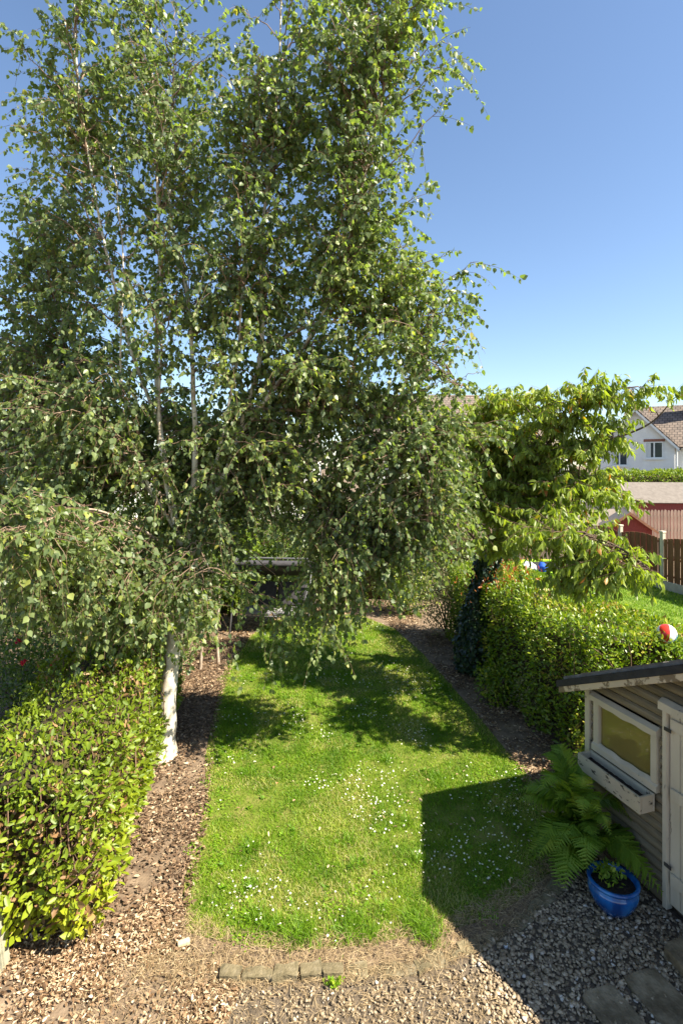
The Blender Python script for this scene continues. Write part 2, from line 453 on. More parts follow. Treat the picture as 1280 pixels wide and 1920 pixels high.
def make_house(name, label, loc, rz, W, D, eave, ridge, gable_front=True, base=0, wing=None, windows=(), chimney=None, over=.25):
    h = empty(name, (loc[0], loc[1], base), rz)
    tag(h, label, 'house')
    mb = MB()
    mb.prism([(0, 0), (W, 0), (W, eave), (W/2, ridge), (0, eave)], 0, D, 'y') if gable_front else mb.prism([(0, 0), (D, 0), (D, eave), (D/2, ridge), (0, eave)], 0, W, 'x')
    mb.build('wall', M['render_white'], h)
    bm = bmesh.new(); uvl = bm.loops.layers.uv.new('UVMap')
    if gable_front:
        k = (ridge-eave)/(W/2)
        roof_plane(bm, (-over, D+.1, eave-over*k), (-over, -over, eave-over*k), (W/2, -over, ridge), (W/2, D+.1, ridge), uvl)
        roof_plane(bm, (W+over, -over, eave-over*k), (W+over, D+.1, eave-over*k), (W/2, D+.1, ridge+.002), (W/2, -over, ridge+.002), uvl)
    else:
        k = (ridge-eave)/(D/2)
        roof_plane(bm, (-over, -over, eave-over*k), (W+over, -over, eave-over*k), (W+over, D/2, ridge), (-over, D/2, ridge), uvl)
        roof_plane(bm, (W+over, D+over, eave-over*k), (-over, D+over, eave-over*k), (-over, D/2, ridge+.002), (W+over, D/2, ridge+.002), uvl)
    me = bpy.data.meshes.new('roof'); bm.to_mesh(me); bm.free()
    rf = obj('roof', me, M['roof_tile'], h)
    mb = MB()
    if gable_front:
        mb.tube([(W/2, -over, ridge+.13), (W/2, D+.1, ridge+.13)], .1, 8)
    else:
        mb.tube([(-over, D/2, ridge+.13), (W+over, D/2, ridge+.13)], .1, 8)
    mb.build('ridge_cap', M['roof_tile_plain'], rf)
    if gable_front:
        for s in (0, 1):
            mb = MB()
            x0 = -over if s == 0 else W+over
            mb.bm.faces.new([mb.bm.verts.new(v) for v in ((x0, -over-.02, eave-over*k-.1), (W/2, -over-.02, ridge-.1), (W/2, -over-.02, ridge+.08), (x0, -over-.02, eave-over*k+.08))])
            o = mb.build('barge_board', M['white_paint'], rf)
            so = o.modifiers.new('s', 'SOLIDIFY'); so.thickness = .03; so.offset = 0
    for wd in windows:
        window_part(h, *wd)
    if chimney:
        cx, cy, cw, cz0, cz1 = chimney
        mb = MB(); mb.box(cx-cw/2, cx+cw/2, cy-cw/2, cy+cw/2, cz0, cz1); mb.box(cx-cw/2-.06, cx+cw/2+.06, cy-cw/2-.06, cy+cw/2+.06, cz1, cz1+.12)
        ch = mb.build('chimney', M['chimney_render'], rf)
        for q in (-.18, .18):
            mb = MB(); mb.tube([(cx+q, cy, cz1+.12), (cx+q, cy, cz1+.5)], [.11, .09], 10); mb.build('chimney_pot', M['brick'], ch)
    return h
M['roof_tile_plain'] = noise_mat('roof_tile_plain', [(0.3, (.16, .11, .085)), (.7, (.27, .19, .145))], scale=4, rough=.85)
M['chimney_render'] = noise_mat('chimney_render', [(0.3, (.20, .16, .14)), (.7, (.32, .27, .24))], scale=4, rough=.9)

a33 = -math.radians(33)
hA = make_house('house', 'white rendered house with projecting gable, brown tiled roof and chimney beyond the bright hedge',
    (17.28, 36.0), a33, 4.4, 3.4, 5.15, 7.5, True, windows=[(3.28, 0, 4.37, .98, 1.05), (1.30, 0, 3.9, .95, 1.05)])
# the main body of that house, its roof slope turned towards the garden
mb = MB(); mb.box(4.4, 15, 1.3, 3.4, 0, 5.15); mb.box(1.5, 15, 3.41, 9, 0, 5.15)
mb.build('main_wall', M['render_white'], hA)
bm = bmesh.new(); uvl = bm.loops.layers.uv.new('UVMap')
roof_plane(bm, (1.2, .95, 5.0), (15.3, .95, 5.0), (15.3, 4.9, 8.05), (1.2, 4.9, 8.05), uvl)
roof_plane(bm, (15.3, 9.2, 4.8), (1.2, 9.2, 4.8), (1.2, 4.9, 8.052), (15.3, 4.9, 8.052), uvl)
me = bpy.data.meshes.new('main_roof'); bm.to_mesh(me); bm.free()
mr_ = obj('main_roof', me, M['roof_tile'], hA)
MB().box(5.0, 5.75, 3.4, 4.3, 6.2, 8.9).box(4.94, 5.81, 3.34, 4.36, 8.9, 9.02).build('chimney', M['chimney_render'], mr_)
MB().tube([(5.37, 3.85, 9.02), (5.37, 3.85, 9.45)], [.13, .1], 10).build('chimney_pot', M['brick'], mr_)
MB().tube([(4.52, -.08, 0), (4.52, -.08, 5.0)], .045, 8).build('downpipe', M['white_paint'], hA)
MB().tube([(4.4, 1.0, 5.02), (15.2, 1.0, 5.02)], .06, 8).build('gutter', M['white_paint'], hA)

make_house('house', 'white house with low brown roof half hidden behind the cherry tree', (12.6, 37.5), math.radians(12), 4.2, 7, 5.0, 6.5, False,
    windows=[(2.9, 0, 3.4, 1.0, 1.0)])
make_house('house', 'house with wide brown tiled roof glimpsed through the right part of the birch', (2.6, 41), math.radians(3), 9.0, 7.5, 6.0, 9.6, False,
    windows=[(1.6, 0, 3.9, 1.2, 1.1), (4.6, 0, 3.9, 1.2, 1.1), (7.4, 0, 3.9, 1.2, 1.1)])
make_house('house', 'pale house with brown roof behind the white birch stems', (-11.5, 39), math.radians(-2), 9.5, 7.5, 4.2, 6.2, False,
    windows=[(1.6, 0, 2.3, 1.2, 1.1), (4.6, 0, 2.3, 1.2, 1.1), (7.8, 0, 2.3, 1.2, 1.1)])
make_house('house', 'low pale house with brown roof at the left edge of the photo', (-27, 37), math.radians(4), 12, 7.5, 3.6, 5.6, False,
    windows=[(2.6, 0, 1.6, 1.2, 1.1), (6.6, 0, 1.6, 1.2, 1.1), (9.8, 0, 1.6, 1.2, 1.1)])

# ------------------------------------------------------------------ sheds, playhouse and fences beyond the cherry
M['red_wood'] = noise_mat('red_wood', [(0.3, (.20, .04, .032)), (.7, (.30, .065, .05))], scale=5, rough=.7, stretch=(6, 6, 1))
M['felt_pale'] = noise_mat('felt_pale', [(0.3, (.150, .128, .110)), (.7, (.215, .185, .160))], scale=6, rough=.95)
M['felt_grey'] = noise_mat('felt_grey', [(0.3, (.13, .12, .11)), (.7, (.20, .185, .17))], scale=6, rough=.95)
M['pink_wood'] = noise_mat('pink_wood', [(0.3, (.42, .31, .26)), (.7, (.55, .42, .36))], scale=5, rough=.8, stretch=(1, 1, 6))
M['orange_wood'] = noise_mat('orange_wood', [(0.3, (.45, .20, .10)), (.7, (.60, .32, .18))], scale=6, rough=.7)
M['brown_fence'] = noise_mat('brown_fence', [(0.25, (.125, .052, .022)), (.6, (.20, .086, .038)), (.85, (.27, .125, .06))], scale=5, rough=.75, stretch=(5, 5, .8), per_object=.18)
M['pale_fence'] = noise_mat('pale_fence', [(0.25, (.20, .135, .10)), (.7, (.34, .24, .185))], scale=5, rough=.85, stretch=(5, 5, .8), per_object=.2)
M['concrete'] = noise_mat('concrete', [(0.25, (.42, .36, .27)), (.6, (.53, .465, .36)), (.8, (.60, .53, .42))], scale=6, rough=.9, bump=.3)
M['beige_wall'] = noise_mat('beige_wall', [(0.3, (.46, .38, .30)), (.7, (.58, .50, .41))], scale=4, rough=.9)

def gable_shed(name, label, cat, loc, rz, W, D, eave, ridge, wall, roof, trim, over=.12, door=None, gable_wall=None):
    """ridge along local x (length W); eaves at y=0 and y=D"""
    s = empty(name, (*loc, 0), rz); tag(s, label, cat)
    MB().box(0, W, 0, D, 0, eave).build('wall', wall, s)
    for x0, x1 in ((0, .03), (W-.03, W)):
        MB().prism([(0, eave+.001), (D, eave+.001), (D/2, ridge)], x0, x1, 'x').build('gable', gable_wall or wall, s)
    k = (ridge-eave)/(D/2)
    for sgn in (0, 1):
        bm = bmesh.new(); uvl = bm.loops.layers.uv.new('UVMap')
        if sgn == 0: roof_plane(bm, (-over, -over, eave-over*k), (W+over, -over, eave-over*k), (W+over, D/2, ridge), (-over, D/2, ridge), uvl, .04)
        else: roof_plane(bm, (W+over, D+over, eave-over*k), (-over, D+over, eave-over*k), (-over, D/2, ridge+.001), (W+over, D/2, ridge+.001), uvl, .04)
        me = bpy.data.meshes.new('roof'); bm.to_mesh(me); bm.free(); obj('roof', me, roof, s)
    for x in (-over-.02, W+over):
        for sgn in (0, 1):
            y0 = -over if sgn == 0 else D+over
            mb = MB(); mb.prism([(y0, eave-over*k-.06), (D/2, ridge-.06), (D/2, ridge+.05), (y0, eave-over*k+.05)], x, x+.02, 'x').build('barge_board', trim, s)
    if door:
        MB().box(*door).build('door', trim, s)
    return s
gable_shed('shed', 'large red shed with pale brown felt roof behind the scalloped fence', 'shed', (14.0, 25.6), math.radians(-6), 5.0, 2.6, 2.2, 3.05, M['red_wood'], M['felt_pale'], M['pink_wood'], gable_wall=M['pink_wood'])
gable_shed('playhouse', 'small red playhouse with grey roof and orange gable trim beside the brown fence', 'playhouse', (11.75, 20.2), math.radians(68), 2.0, 1.5, 1.55, 2.12, M['red_wood'], M['felt_grey'], M['orange_wood'], over=.18)
gable_shed('shed', 'weathered shed with brown roof half hidden behind the cherry trunk', 'shed', (5.6, 19.5), math.radians(-4), 3.2, 2.2, 1.75, 2.35, M['pale_fence'], M['felt_pale'], M['pale_fence'])
bw = MB().box(0, 3.0, 0, 2.4, 0, 2.2).build('wall', M['beige_wall'], tag(empty('garage', (10.6, 25.2, 0), math.radians(-4)), 'beige flat roofed garage seen between the cherry leaves', 'garage'))
MB().box(-.1, 3.1, -.1, 2.5, 2.202, 2.36).build('roof', M['white_paint'], bw.parent)

# brown boarded fence with concrete posts: runs away along the neighbour's lawn
fd = Vector((-.236, 1, 0)).normalized()
f0 = Vector((11.1, 13.5, 0))
rz_f = math.atan2(fd.y, fd.x)
bf = empty('garden_fence', f0, rz_f)
tag(bf, 'brown boarded fence with concrete posts and gravel boards beside the neighbouring lawn', 'fence')
PAN = 1.83
post_me = None; board_mes = {}
def solid_me(name, mbx, bev=0.0):
    bmesh.ops.recalc_face_normals(mbx.bm, faces=mbx.bm.faces)
    if bev: bmesh.ops.bevel(mbx.bm, geom=mbx.bm.edges[:], offset=bev, segments=1, affect='EDGES')
    me = bpy.data.meshes.new(name); mbx.bm.to_mesh(me); mbx.bm.free(); return me
post_me = solid_me('post', MB().box(-.06, .06, -.06, .06, 0, 1.80).box(-.075, .075, -.075, .075, 1.80, 1.86), .008); post_me.materials.append(M['concrete'])
gb_me = solid_me('gravel_board', MB().box(.065, PAN-.065, -.025, .025, 0, .28), .006); gb_me.materials.append(M['concrete'])
rail_me = solid_me('rail', MB().box(.065, PAN-.065, -.055, -.028, -.03, .03)); rail_me.materials.append(M['brown_fence'])
NB = 14
bwid = (PAN-.13)/NB
def fence_board(h):
    k = round(h, 3)
    if k not in board_mes:
        me = solid_me('board', MB().box(-bwid/2+.004, bwid/2-.004, -.011, .011, 0, h), .003); me.materials.append(M['brown_fence']); board_mes[k] = me
    return board_mes[k]
for i in range(7):
    x = i*PAN
    p = link(bpy.data.objects.new('post', post_me), bf); p.location = (x, 0, 0)
    if i == 6: break
    g = link(bpy.data.objects.new('gravel_board', gb_me), bf); g.location = (x, 0, 0)
    for z in (.45, 1.0, 1.5):
        r = link(bpy.data.objects.new('rail', rail_me), bf); r.location = (x, 0, z)
    for k in range(NB):
        hh = 1.32 + .10*math.sin(math.pi*(k+.5)/NB)
        b = link(bpy.data.objects.new('board', fence_board(hh)), bf)
        b.location = (x+.065+bwid*(k+.5), (.012 if k % 2 else -.012), .282)
# scalloped pale fence behind it
pf = empty('picket_fence', (12.3, 22.6, 0), math.radians(-4))
tag(pf, 'pale brown picket fence with rounded tops in front of the red shed', 'fence')
pk = MB(); pk.prism([(-.055, 0), (.055, 0), (.055, 2.0), (.035, 2.05), (0, 2.07), (-.035, 2.05), (-.055, 2.0)], -.01, .01, 'y')
pk_me = solid_me('picket', pk); pk_me.materials.append(M['pale_fence'])
for k in range(30):
    o = link(bpy.data.objects.new('picket', pk_me), pf); o.location = (k*.135, 0, .012*math.sin(k*2.1))
for z in (.5, 1.2, 1.8):
    MB().box(-.06, 30*.135, .012, .05, z-.04, z+.04).build('rail', M['pale_fence'], pf)

# ------------------------------------------------------------------ hedges
def hedge(name, label, path, halfw, height, n, leaf, mat, tpl, depth=.22, lump=.14, tint_fn=None, width=None, parts=True, low=0.05, stems=0, stem_mat='bark', only=None, core_in=.20, top_fn=None, thin=0.0):
    """leafy hedge along a polyline path of (x,y); returns the root"""
    root = empty(name, (0, 0, 0)); tag(root, label, 'hedge')
    path = np.array(path, float)
    seg = np.linalg.norm(np.diff(path, axis=0), axis=1); L = seg.sum(); cum = np.r_[0, np.cumsum(seg)]
    def at(s):
        s = np.clip(s, 0, L); i = np.clip(np.searchsorted(cum, s, side='right')-1, 0, len(seg)-1)
        t = (s-cum[i])/seg[i]
        p = path[i]+(path[i+1]-path[i])*t[:, None]
        d = (path[i+1]-path[i])/seg[i][:, None]
        return p, d
    # choose faces: right side, left side, top, near end, far end
    A = np.array([L*height, L*height, L*2*halfw*1.25, 2*halfw*height, 2*halfw*height])
    if only is not None: A = A*np.array(only)
    fc = rng.choice(5, n, p=A/A.sum())
    u = rng.random(n); v = rng.random(n)
    s = np.where(fc < 3, u*L, np.where(fc == 3, 0, L)).astype(float)
    off = np.select([fc == 0, fc == 1, fc == 2], [np.full(n, halfw), np.full(n, -halfw), (v*2-1)*halfw], (u*2-1)*halfw)
    z = np.where(fc == 2, height, low + v*(height-low))
    p, d = at(s)
    rt = np.c_[d[:, 1], -d[:, 0]]      # right of travel
    nrm = np.zeros((n, 3))
    nrm[fc == 0, :2] = rt[fc == 0]; nrm[fc == 1, :2] = -rt[fc == 1]; nrm[fc == 2, 2] = 1
    nrm[fc == 3, :2] = -d[fc == 3]; nrm[fc == 4, :2] = d[fc == 4]
    P = np.c_[p + rt*off[:, None], z]
    if top_fn is not None: P[:, 2] *= top_fn(s/L, off/halfw)
    # rounded shoulders
    edge = np.clip((np.abs(off)/halfw-.6)/.4, 0, 1)
    P[:, 2] -= np.where(fc == 2, .16*edge**2, 0)
    dep = rng.exponential(depth*.45, n); dep = np.minimum(dep, depth*1.6)
    lumpv = (fbm(P, 1.1)-.5)*2*lump + (vnoise(P, 5.0)-.5)*lump*.9
    P = P + nrm*(lumpv-dep)[:, None]
    P[:, 2] = np.maximum(P[:, 2], .02)
    D = nrm*.55 + randn(n)*.6 + UP*.15
    Nn = nrm*.75 + randn(n)*.45 + UP*.45
    t = rng.random(n)*.82 + .04
    if tint_fn is not None: t = tint_fn(P, dep, t)
    acc = Acc()
    sz = leaf*(.5+.85*rng.random(n)**1.2)
    if thin: sz = sz*(.82+.42*np.clip((1.0-P[:, 2])/.6, 0, 1)*rng.random(n))
    if thin:
        k = rng.random(n) > thin*np.clip((fbm(P+40, 1.9)-.50)*9, 0, 1)
        P, D, Nn, sz, t, nrm = P[k], D[k], Nn[k], sz[k], t[k], nrm[k]; n = len(P)
    acc.add(*leaves(P, D, Nn, sz, tpl, np.clip(t, 0, 1), width))
    f = acc.obj('foliage', mat, root); f['kind'] = 'stuff'
    # woody middle
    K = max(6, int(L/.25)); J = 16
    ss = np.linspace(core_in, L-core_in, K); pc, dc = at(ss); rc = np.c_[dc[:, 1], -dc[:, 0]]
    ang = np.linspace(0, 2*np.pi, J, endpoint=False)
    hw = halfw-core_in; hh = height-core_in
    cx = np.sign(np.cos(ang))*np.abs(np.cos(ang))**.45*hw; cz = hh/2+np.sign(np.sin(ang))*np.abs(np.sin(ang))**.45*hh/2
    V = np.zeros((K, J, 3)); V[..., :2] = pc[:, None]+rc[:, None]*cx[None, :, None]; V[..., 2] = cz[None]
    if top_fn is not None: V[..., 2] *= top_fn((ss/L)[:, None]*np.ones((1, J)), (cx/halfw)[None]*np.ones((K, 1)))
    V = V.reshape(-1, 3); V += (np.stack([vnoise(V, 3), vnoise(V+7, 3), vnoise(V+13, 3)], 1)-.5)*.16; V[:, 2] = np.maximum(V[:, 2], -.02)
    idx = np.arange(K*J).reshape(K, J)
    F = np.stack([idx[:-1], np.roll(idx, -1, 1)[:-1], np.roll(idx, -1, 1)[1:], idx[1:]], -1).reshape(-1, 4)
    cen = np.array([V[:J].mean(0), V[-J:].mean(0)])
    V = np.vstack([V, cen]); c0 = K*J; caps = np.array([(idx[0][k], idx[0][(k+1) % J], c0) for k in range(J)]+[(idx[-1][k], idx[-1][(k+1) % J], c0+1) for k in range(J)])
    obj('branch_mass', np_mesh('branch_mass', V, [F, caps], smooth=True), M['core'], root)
    # visible twigs poking through
    m = stems
    if m:
        i = rng.integers(0, n, m)
        B = P[i]-nrm[i]*.25; B[:, 2] = np.maximum(B[:, 2]-.25, 0.0)
        E = P[i]+nrm[i]*.03*rng.random((m, 1))
        mid = (B+E)/2+randn(m)*.05
        tt = np.linspace(0, 1, 5)[None, :, None]
        Q = (1-tt)**2*B[:, None]+2*tt*(1-tt)*mid[:, None]+tt**2*E[:, None]
        V, F = tube_batch(Q, np.linspace(.008, .003, 5)[None].repeat(m, 0), 4)
        o = obj('twigs', np_mesh('twigs', V, F), M['twig'], root); o['kind'] = 'stuff'
    return root

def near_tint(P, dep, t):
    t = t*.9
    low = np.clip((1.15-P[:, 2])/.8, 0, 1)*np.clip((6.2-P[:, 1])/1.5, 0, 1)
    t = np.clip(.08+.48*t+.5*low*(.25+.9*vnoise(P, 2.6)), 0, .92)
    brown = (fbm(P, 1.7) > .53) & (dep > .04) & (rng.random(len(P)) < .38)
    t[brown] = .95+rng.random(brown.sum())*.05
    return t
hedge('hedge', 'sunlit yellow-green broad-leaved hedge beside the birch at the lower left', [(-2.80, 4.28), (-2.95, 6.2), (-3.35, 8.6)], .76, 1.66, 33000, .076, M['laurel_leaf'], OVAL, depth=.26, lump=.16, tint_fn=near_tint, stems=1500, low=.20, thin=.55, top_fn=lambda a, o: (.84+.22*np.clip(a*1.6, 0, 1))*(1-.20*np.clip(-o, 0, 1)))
hedge('hedge', 'dark boundary hedge running back behind the birch trunk to the swing seat', [(-3.45, 8.7), (-3.7, 11.5), (-3.9, 15.2)], .7, 1.7, 11000, .06, M['shrub_leaf'], OVAL, depth=.22, stems=200)
hedge('hedge', 'clipped green hedge with sunlit top between shed and ivy trunk, ball lying on it', [(3.95, 6.9), (3.65, 8.4), (3.35, 10.6), (3.2, 12.2)], .82, 1.80, 40000, .062, M['privet_leaf'], OVAL, depth=.2, lump=.14, stems=400,
      tint_fn=lambda P, dep, t: np.where((fbm(P, 1.4) > .6) & (rng.random(len(P)) < .35), .93+.07*rng.random(len(P)), np.minimum(t, .93)))
hedge('hedge', 'tall boundary hedge across the end of the garden behind the swing seat', [(-4.2, 15.9), (0, 16.2), (4.0, 16.0)], .7, 2.1, 13000, .075, M['shrub_leaf'], OVAL, depth=.25)
hedge('hedge', 'bright lime-green hedge in front of the white gabled house', [(14.2, 29.5), (19.0, 29.3), (25, 29)], 1.0, 3.6, 26000, .14, M['far_hedge_leaf'], OVAL, depth=.3, lump=.25)

# ------------------------------------------------------------------ shrubs
def shrub(name, label, cat, c, r, n, leaf, mat, tpl=OVAL, stems=7, base=None, tint=(0, 1), group=None, surf=2.4, up=.2):
    root = empty(name, (c[0], c[1], 0)); tag(root, label, cat, group)
    c0 = np.array([0, 0, c[2]]); r = np.array(r)
    d = unit(randn(n)); rad = rng.random(n)**(1/surf)
    lump = .78+.5*fbm(d*2.2+np.array(c), 1.4)
    P = c0+d*r*(rad*lump)[:, None]
    P[:, 2] = np.maximum(P[:, 2], .03)
    D = d*.5+randn(n)*.6+UP*up; Nn = d*.5+randn(n)*.5+UP*.6
    acc = Acc(); acc.add(*leaves(P, D, Nn, leaf*(.6+.7*rng.random(n)), tpl, tint[0]+(tint[1]-tint[0])*rng.random(n)))
    f = acc.obj('foliage', mat, root); f['kind'] = 'stuff'
    for k in range(stems):
        e = c0+unit(randn(1))[0]*r*.75
        b = np.array([rng.normal()*.08, rng.normal()*.08, 0])
        mid = (b+e)/2+np.array([0, 0, .1])
        mb = MB(); mb.tube([b, mid*.5+b*.5+np.array([0, 0, .05]), mid, e], [.02, .017, .013, .005], 6); mb.build('stem', M['bark'], root, smooth=True)
    return root
shrub('shrub', 'yellow-green shrub beside the grey seeding bush at the end of the garden', 'shrub', (1.75, 14.2, .85), (.75, .6, .85), 4200, .07, M['privet_leaf'])
shrub('shrub', 'grey-green seeding bush leaning from the dark hedge by the ivy trunk', 'shrub', (2.45, 12.3, .85), (.75, .6, .85), 5200, .05, M['seed_head'])
shrub('shrub', 'low seeding bush with pale tips at the foot of the clipped hedge', 'shrub', (3.05, 8.35, .45), (.34, .4, .5), 1500, .045, M['seed_head'])
shrub('shrub', 'small dark shrub below the shaded face of the clipped hedge', 'shrub', (2.62, 9.0, .3), (.35, .5, .35), 1300, .06, M['privet_leaf'])
shrub('shrub', 'pale speckled shrub growing between hedge and birch trunk', 'shrub', (-2.85, 7.9, .95), (.28, .35, .9), 1900, .045, M['seed_head'])
shrub('shrub', 'green shrub behind the swing seat', 'shrub', (-1.6, 15.0, 1.1), (1.2, .6, 1.25), 5500, .085, M['shrub_leaf'])
shrub('bamboo', 'upright leafy bamboo clump above the swing seat', 'bamboo', (-2.9, 14.3, 1.35), (.7, .6, 1.3), 5000, .13, M['far_hedge_leaf'], LANCE, tint=(0, .6))
shrub('shrub', 'broad dark shrub in the garden left of the hedge', 'shrub', (-5.8, 10.8, 1.0), (1.5, 1.6, 1.25), 6500, .08, M['shrub_leaf'])
shrub('shrub', 'tall dark shrub at far left below the birch branches', 'shrub', (-7.6, 12.6, 1.5), (1.8, 1.6, 1.9), 7000, .09, M['shrub_leaf'])
rs = shrub('rose_bush', 'red-flowered bush in the garden left of the hedge', 'bush', (-5.0, 8.5, .55), (.7, .8, .6), 3000, .06, M['shrub_leaf'])
for k in range(12):
    d = unit(randn(1))[0]; d[2] = abs(d[2]); c = np.array([0, 0, .55])+d*np.array((.72, .82, .62))
    n = 16; D = unit(randn(n)); acc = Acc(); acc.add(*leaves(c+D*.01, D, randn(n)+UP, np.full(n, .05), OVATE, rng.random(n)))
    acc.obj('flower', M['red_petal'], rs)
shrub('shrub', 'tall dark shrub far behind the left boundary hedge', 'shrub', (-7.2, 17.0, 1.9), (2.0, 1.6, 2.1), 8000, .11, M['shrub_leaf'])
shrub('shrub', 'broad dark shrub behind the white birch stems', 'shrub', (-4.6, 18.0, 1.8), (1.7, 1.3, 1.9), 7000, .11, M['shrub_leaf'])
shrub('shrub', 'wide dark shrub at the far left edge of the photo', 'shrub', (-10.8, 18.5, 1.9), (2.4, 1.6, 2.1), 8000, .12, M['shrub_leaf'])
shrub('shrub', 'rounded shrub beyond the end hedge behind the birch', 'shrub', (-3.2, 19.5, 1.7), (2.2, 1.6, 2.0), 7000, .11, M['shrub_leaf'])
shrub('shrub', 'large leafy shrub beyond the end hedge near the cherry', 'shrub', (2.2, 20.5, 1.6), (2.2, 1.6, 1.9), 7000, .11, M['privet_leaf'])

# ------------------------------------------------------------------ trees
def catmull(pts, per=8):
    P = np.array(pts, float); P = np.vstack([2*P[0]-P[1], P, 2*P[-1]-P[-2]]); out = []
    for i in range(1, len(P)-2):
        for t in np.linspace(0, 1, per, endpoint=False):
            out.append(.5*((2*P[i])+(-P[i-1]+P[i+1])*t+(2*P[i-1]-5*P[i]+4*P[i+1]-P[i+2])*t*t+(-P[i-1]+3*P[i]-3*P[i+1]+P[i+2])*t**3))
    out.append(P[-2]); return np.array(out)

def limb(name, pts, r0, r1, mat, parent, n=12, wob=.01):
    P = catmull(pts); K = len(P)
    P = P + np.stack([vnoise(P*1.0+3, 3)-.5, vnoise(P+9, 3)-.5, np.zeros(K)], 1)*wob*2
    R = r0+(r1-r0)*np.linspace(0, 1, K)**.85
    V, F = tube_batch(P[None], R[None], n)
    V = V + (P.repeat(n, 0)*0)
    cen = P.repeat(n, 0); dirv = V-cen
    flare = 1+.28*np.exp(-np.maximum(V[:, 2], 0)/.12) if name == 'trunk' else 1.0
    V = cen+dirv*((1+.14*(vnoise(V, 6)-.5)*2)*flare)[:, None]
    capf = np.array([[(K-1)*n+k for k in range(n)]])
    o = obj(name, np_mesh(name, V, [F, capf], smooth=True), mat, parent)
    return P, R, o

def grow(root, origin, stemP, stemR, T, kz, mats, leaf, tpl, twig_len=(.22, .55), twig_step=.13, leaf_step=.036, droop=.5, arch=.2, br0=.012, tint=(0, .93), rare=.02, lift=0.0, twig_from=.22, minz=2.5, leaf_down=.7, leaf_dev=.55, wpen=1.4, twig_spread=.62, flat=1.0):
    """branches from the nearest fitting stem point to each target, twigs along them, leaves along the twigs"""
    N = len(T)
    ok = stemP[:, 2] > minz
    S = stemP[ok]; SR = stemR[ok]
    dv = T[:, None]-S[None]
    hd = np.linalg.norm(dv[..., :2], axis=2)
    cost = np.linalg.norm(dv, axis=2)+wpen*np.abs(dv[..., 2]-kz[:, None]*hd)+rng.random(hd.shape)*.25
    j = cost.argmin(1)
    A = S[j]; L = np.linalg.norm(T-A, axis=1)
    Cc = A+(T-A)*.5+UP*(arch*L)[:, None]+randn(N)*(.07*L)[:, None]
    K = 10; t = np.linspace(0, 1, K)[None, :, None]
    P = (1-t)**2*A[:, None]+2*t*(1-t)*Cc[:, None]+t**2*T[:, None]
    P[:, 1:-1] += rng.normal(size=(N, K-2, 3))*.018
    r0 = np.minimum(SR[j]*.6, .004+br0*L*.5)
    R = r0[:, None]*(1-np.linspace(0, 1, K)[None])**.8+.0022
    R = np.minimum(R, .0075+.004*(P[..., 2] > 3.4))
    V, F = tube_batch(P, R, 5)
    o = obj('branches', np_mesh('branches', V-origin, F, smooth=True), mats['branch'], root); o['kind'] = 'stuff'
    # twigs
    nt_ = np.maximum(3, (L*(1-twig_from)/twig_step).astype(int))
    nt_ = np.minimum(nt_, 16)
    bi = np.repeat(np.arange(N), nt_); m = len(bi)
    tp = twig_from+(1-twig_from)*rng.random(m)**.8
    fi = tp*(K-1); i0 = np.clip(fi.astype(int), 0, K-2); fr = (fi-i0)[:, None]
    st = P[bi, i0]*(1-fr)+P[bi, i0+1]*fr
    tg = unit(P[bi, i0+1]-P[bi, i0])
    tl = twig_len[0]+(twig_len[1]-twig_len[0])*rng.random(m)
    dd = unit(tg*.55+randn(m)*twig_spread*np.array([1, 1, flat])+UP*lift)
    Kt = 5; tt = np.linspace(0, 1, Kt)[None, :, None]
    dr = droop*(.5+rng.random(m))
    Q = st[:, None]+dd[:, None]*tl[:, None, None]*tt-UP*(dr*tl)[:, None, None]*tt**2
    Rt = np.linspace(.0032, .0014, Kt)[None].repeat(m, 0)
    V, F = tube_batch(Q, Rt, 3)
    o = obj('twigs', np_mesh('twigs', V-origin, F), mats['twig'], root); o['kind'] = 'stuff'
    # leaves
    nl = np.maximum(3, (tl/leaf_step).astype(int))
    ti = np.repeat(np.arange(m), nl); n = len(ti)
    lp = .08+.92*rng.random(n)
    fi = lp*(Kt-1); i0 = np.clip(fi.astype(int), 0, Kt-2); fr = (fi-i0)[:, None]
    pos = Q[ti, i0]*(1-fr)+Q[ti, i0+1]*fr
    tg = unit(Q[ti, i0+1]-Q[ti, i0])
    D = unit(tg*.35+randn(n)*leaf_dev-UP*leaf_down)
    pos = pos+D*.014
    Nn = randn(n)*.8+UP*.5
    tv = tint[0]+(tint[1]-tint[0])*np.clip(.5+.24*rng.normal(size=n)+.5*(vnoise(pos, .9)-.5), 0, 1)
    rr = rng.random(n) < rare
    tv[rr] = .93+.07*rng.random(rr.sum())
    acc = Acc(); acc.add(*leaves(pos-origin, D, Nn, leaf*(.5+.95*rng.random(n)), tpl, tv, .8+.4*rng.random(n)))
    print('leaves', n)
    o = acc.obj('crown', mats['leaf'], root); o['kind'] = 'stuff'
    return n

def lobe_points(c, r, n, surf=2.0):
    d = unit(randn(n)); rad = rng.random(n)**(1/surf)
    return np.array(c)+d*np.array(r)*rad[:, None]

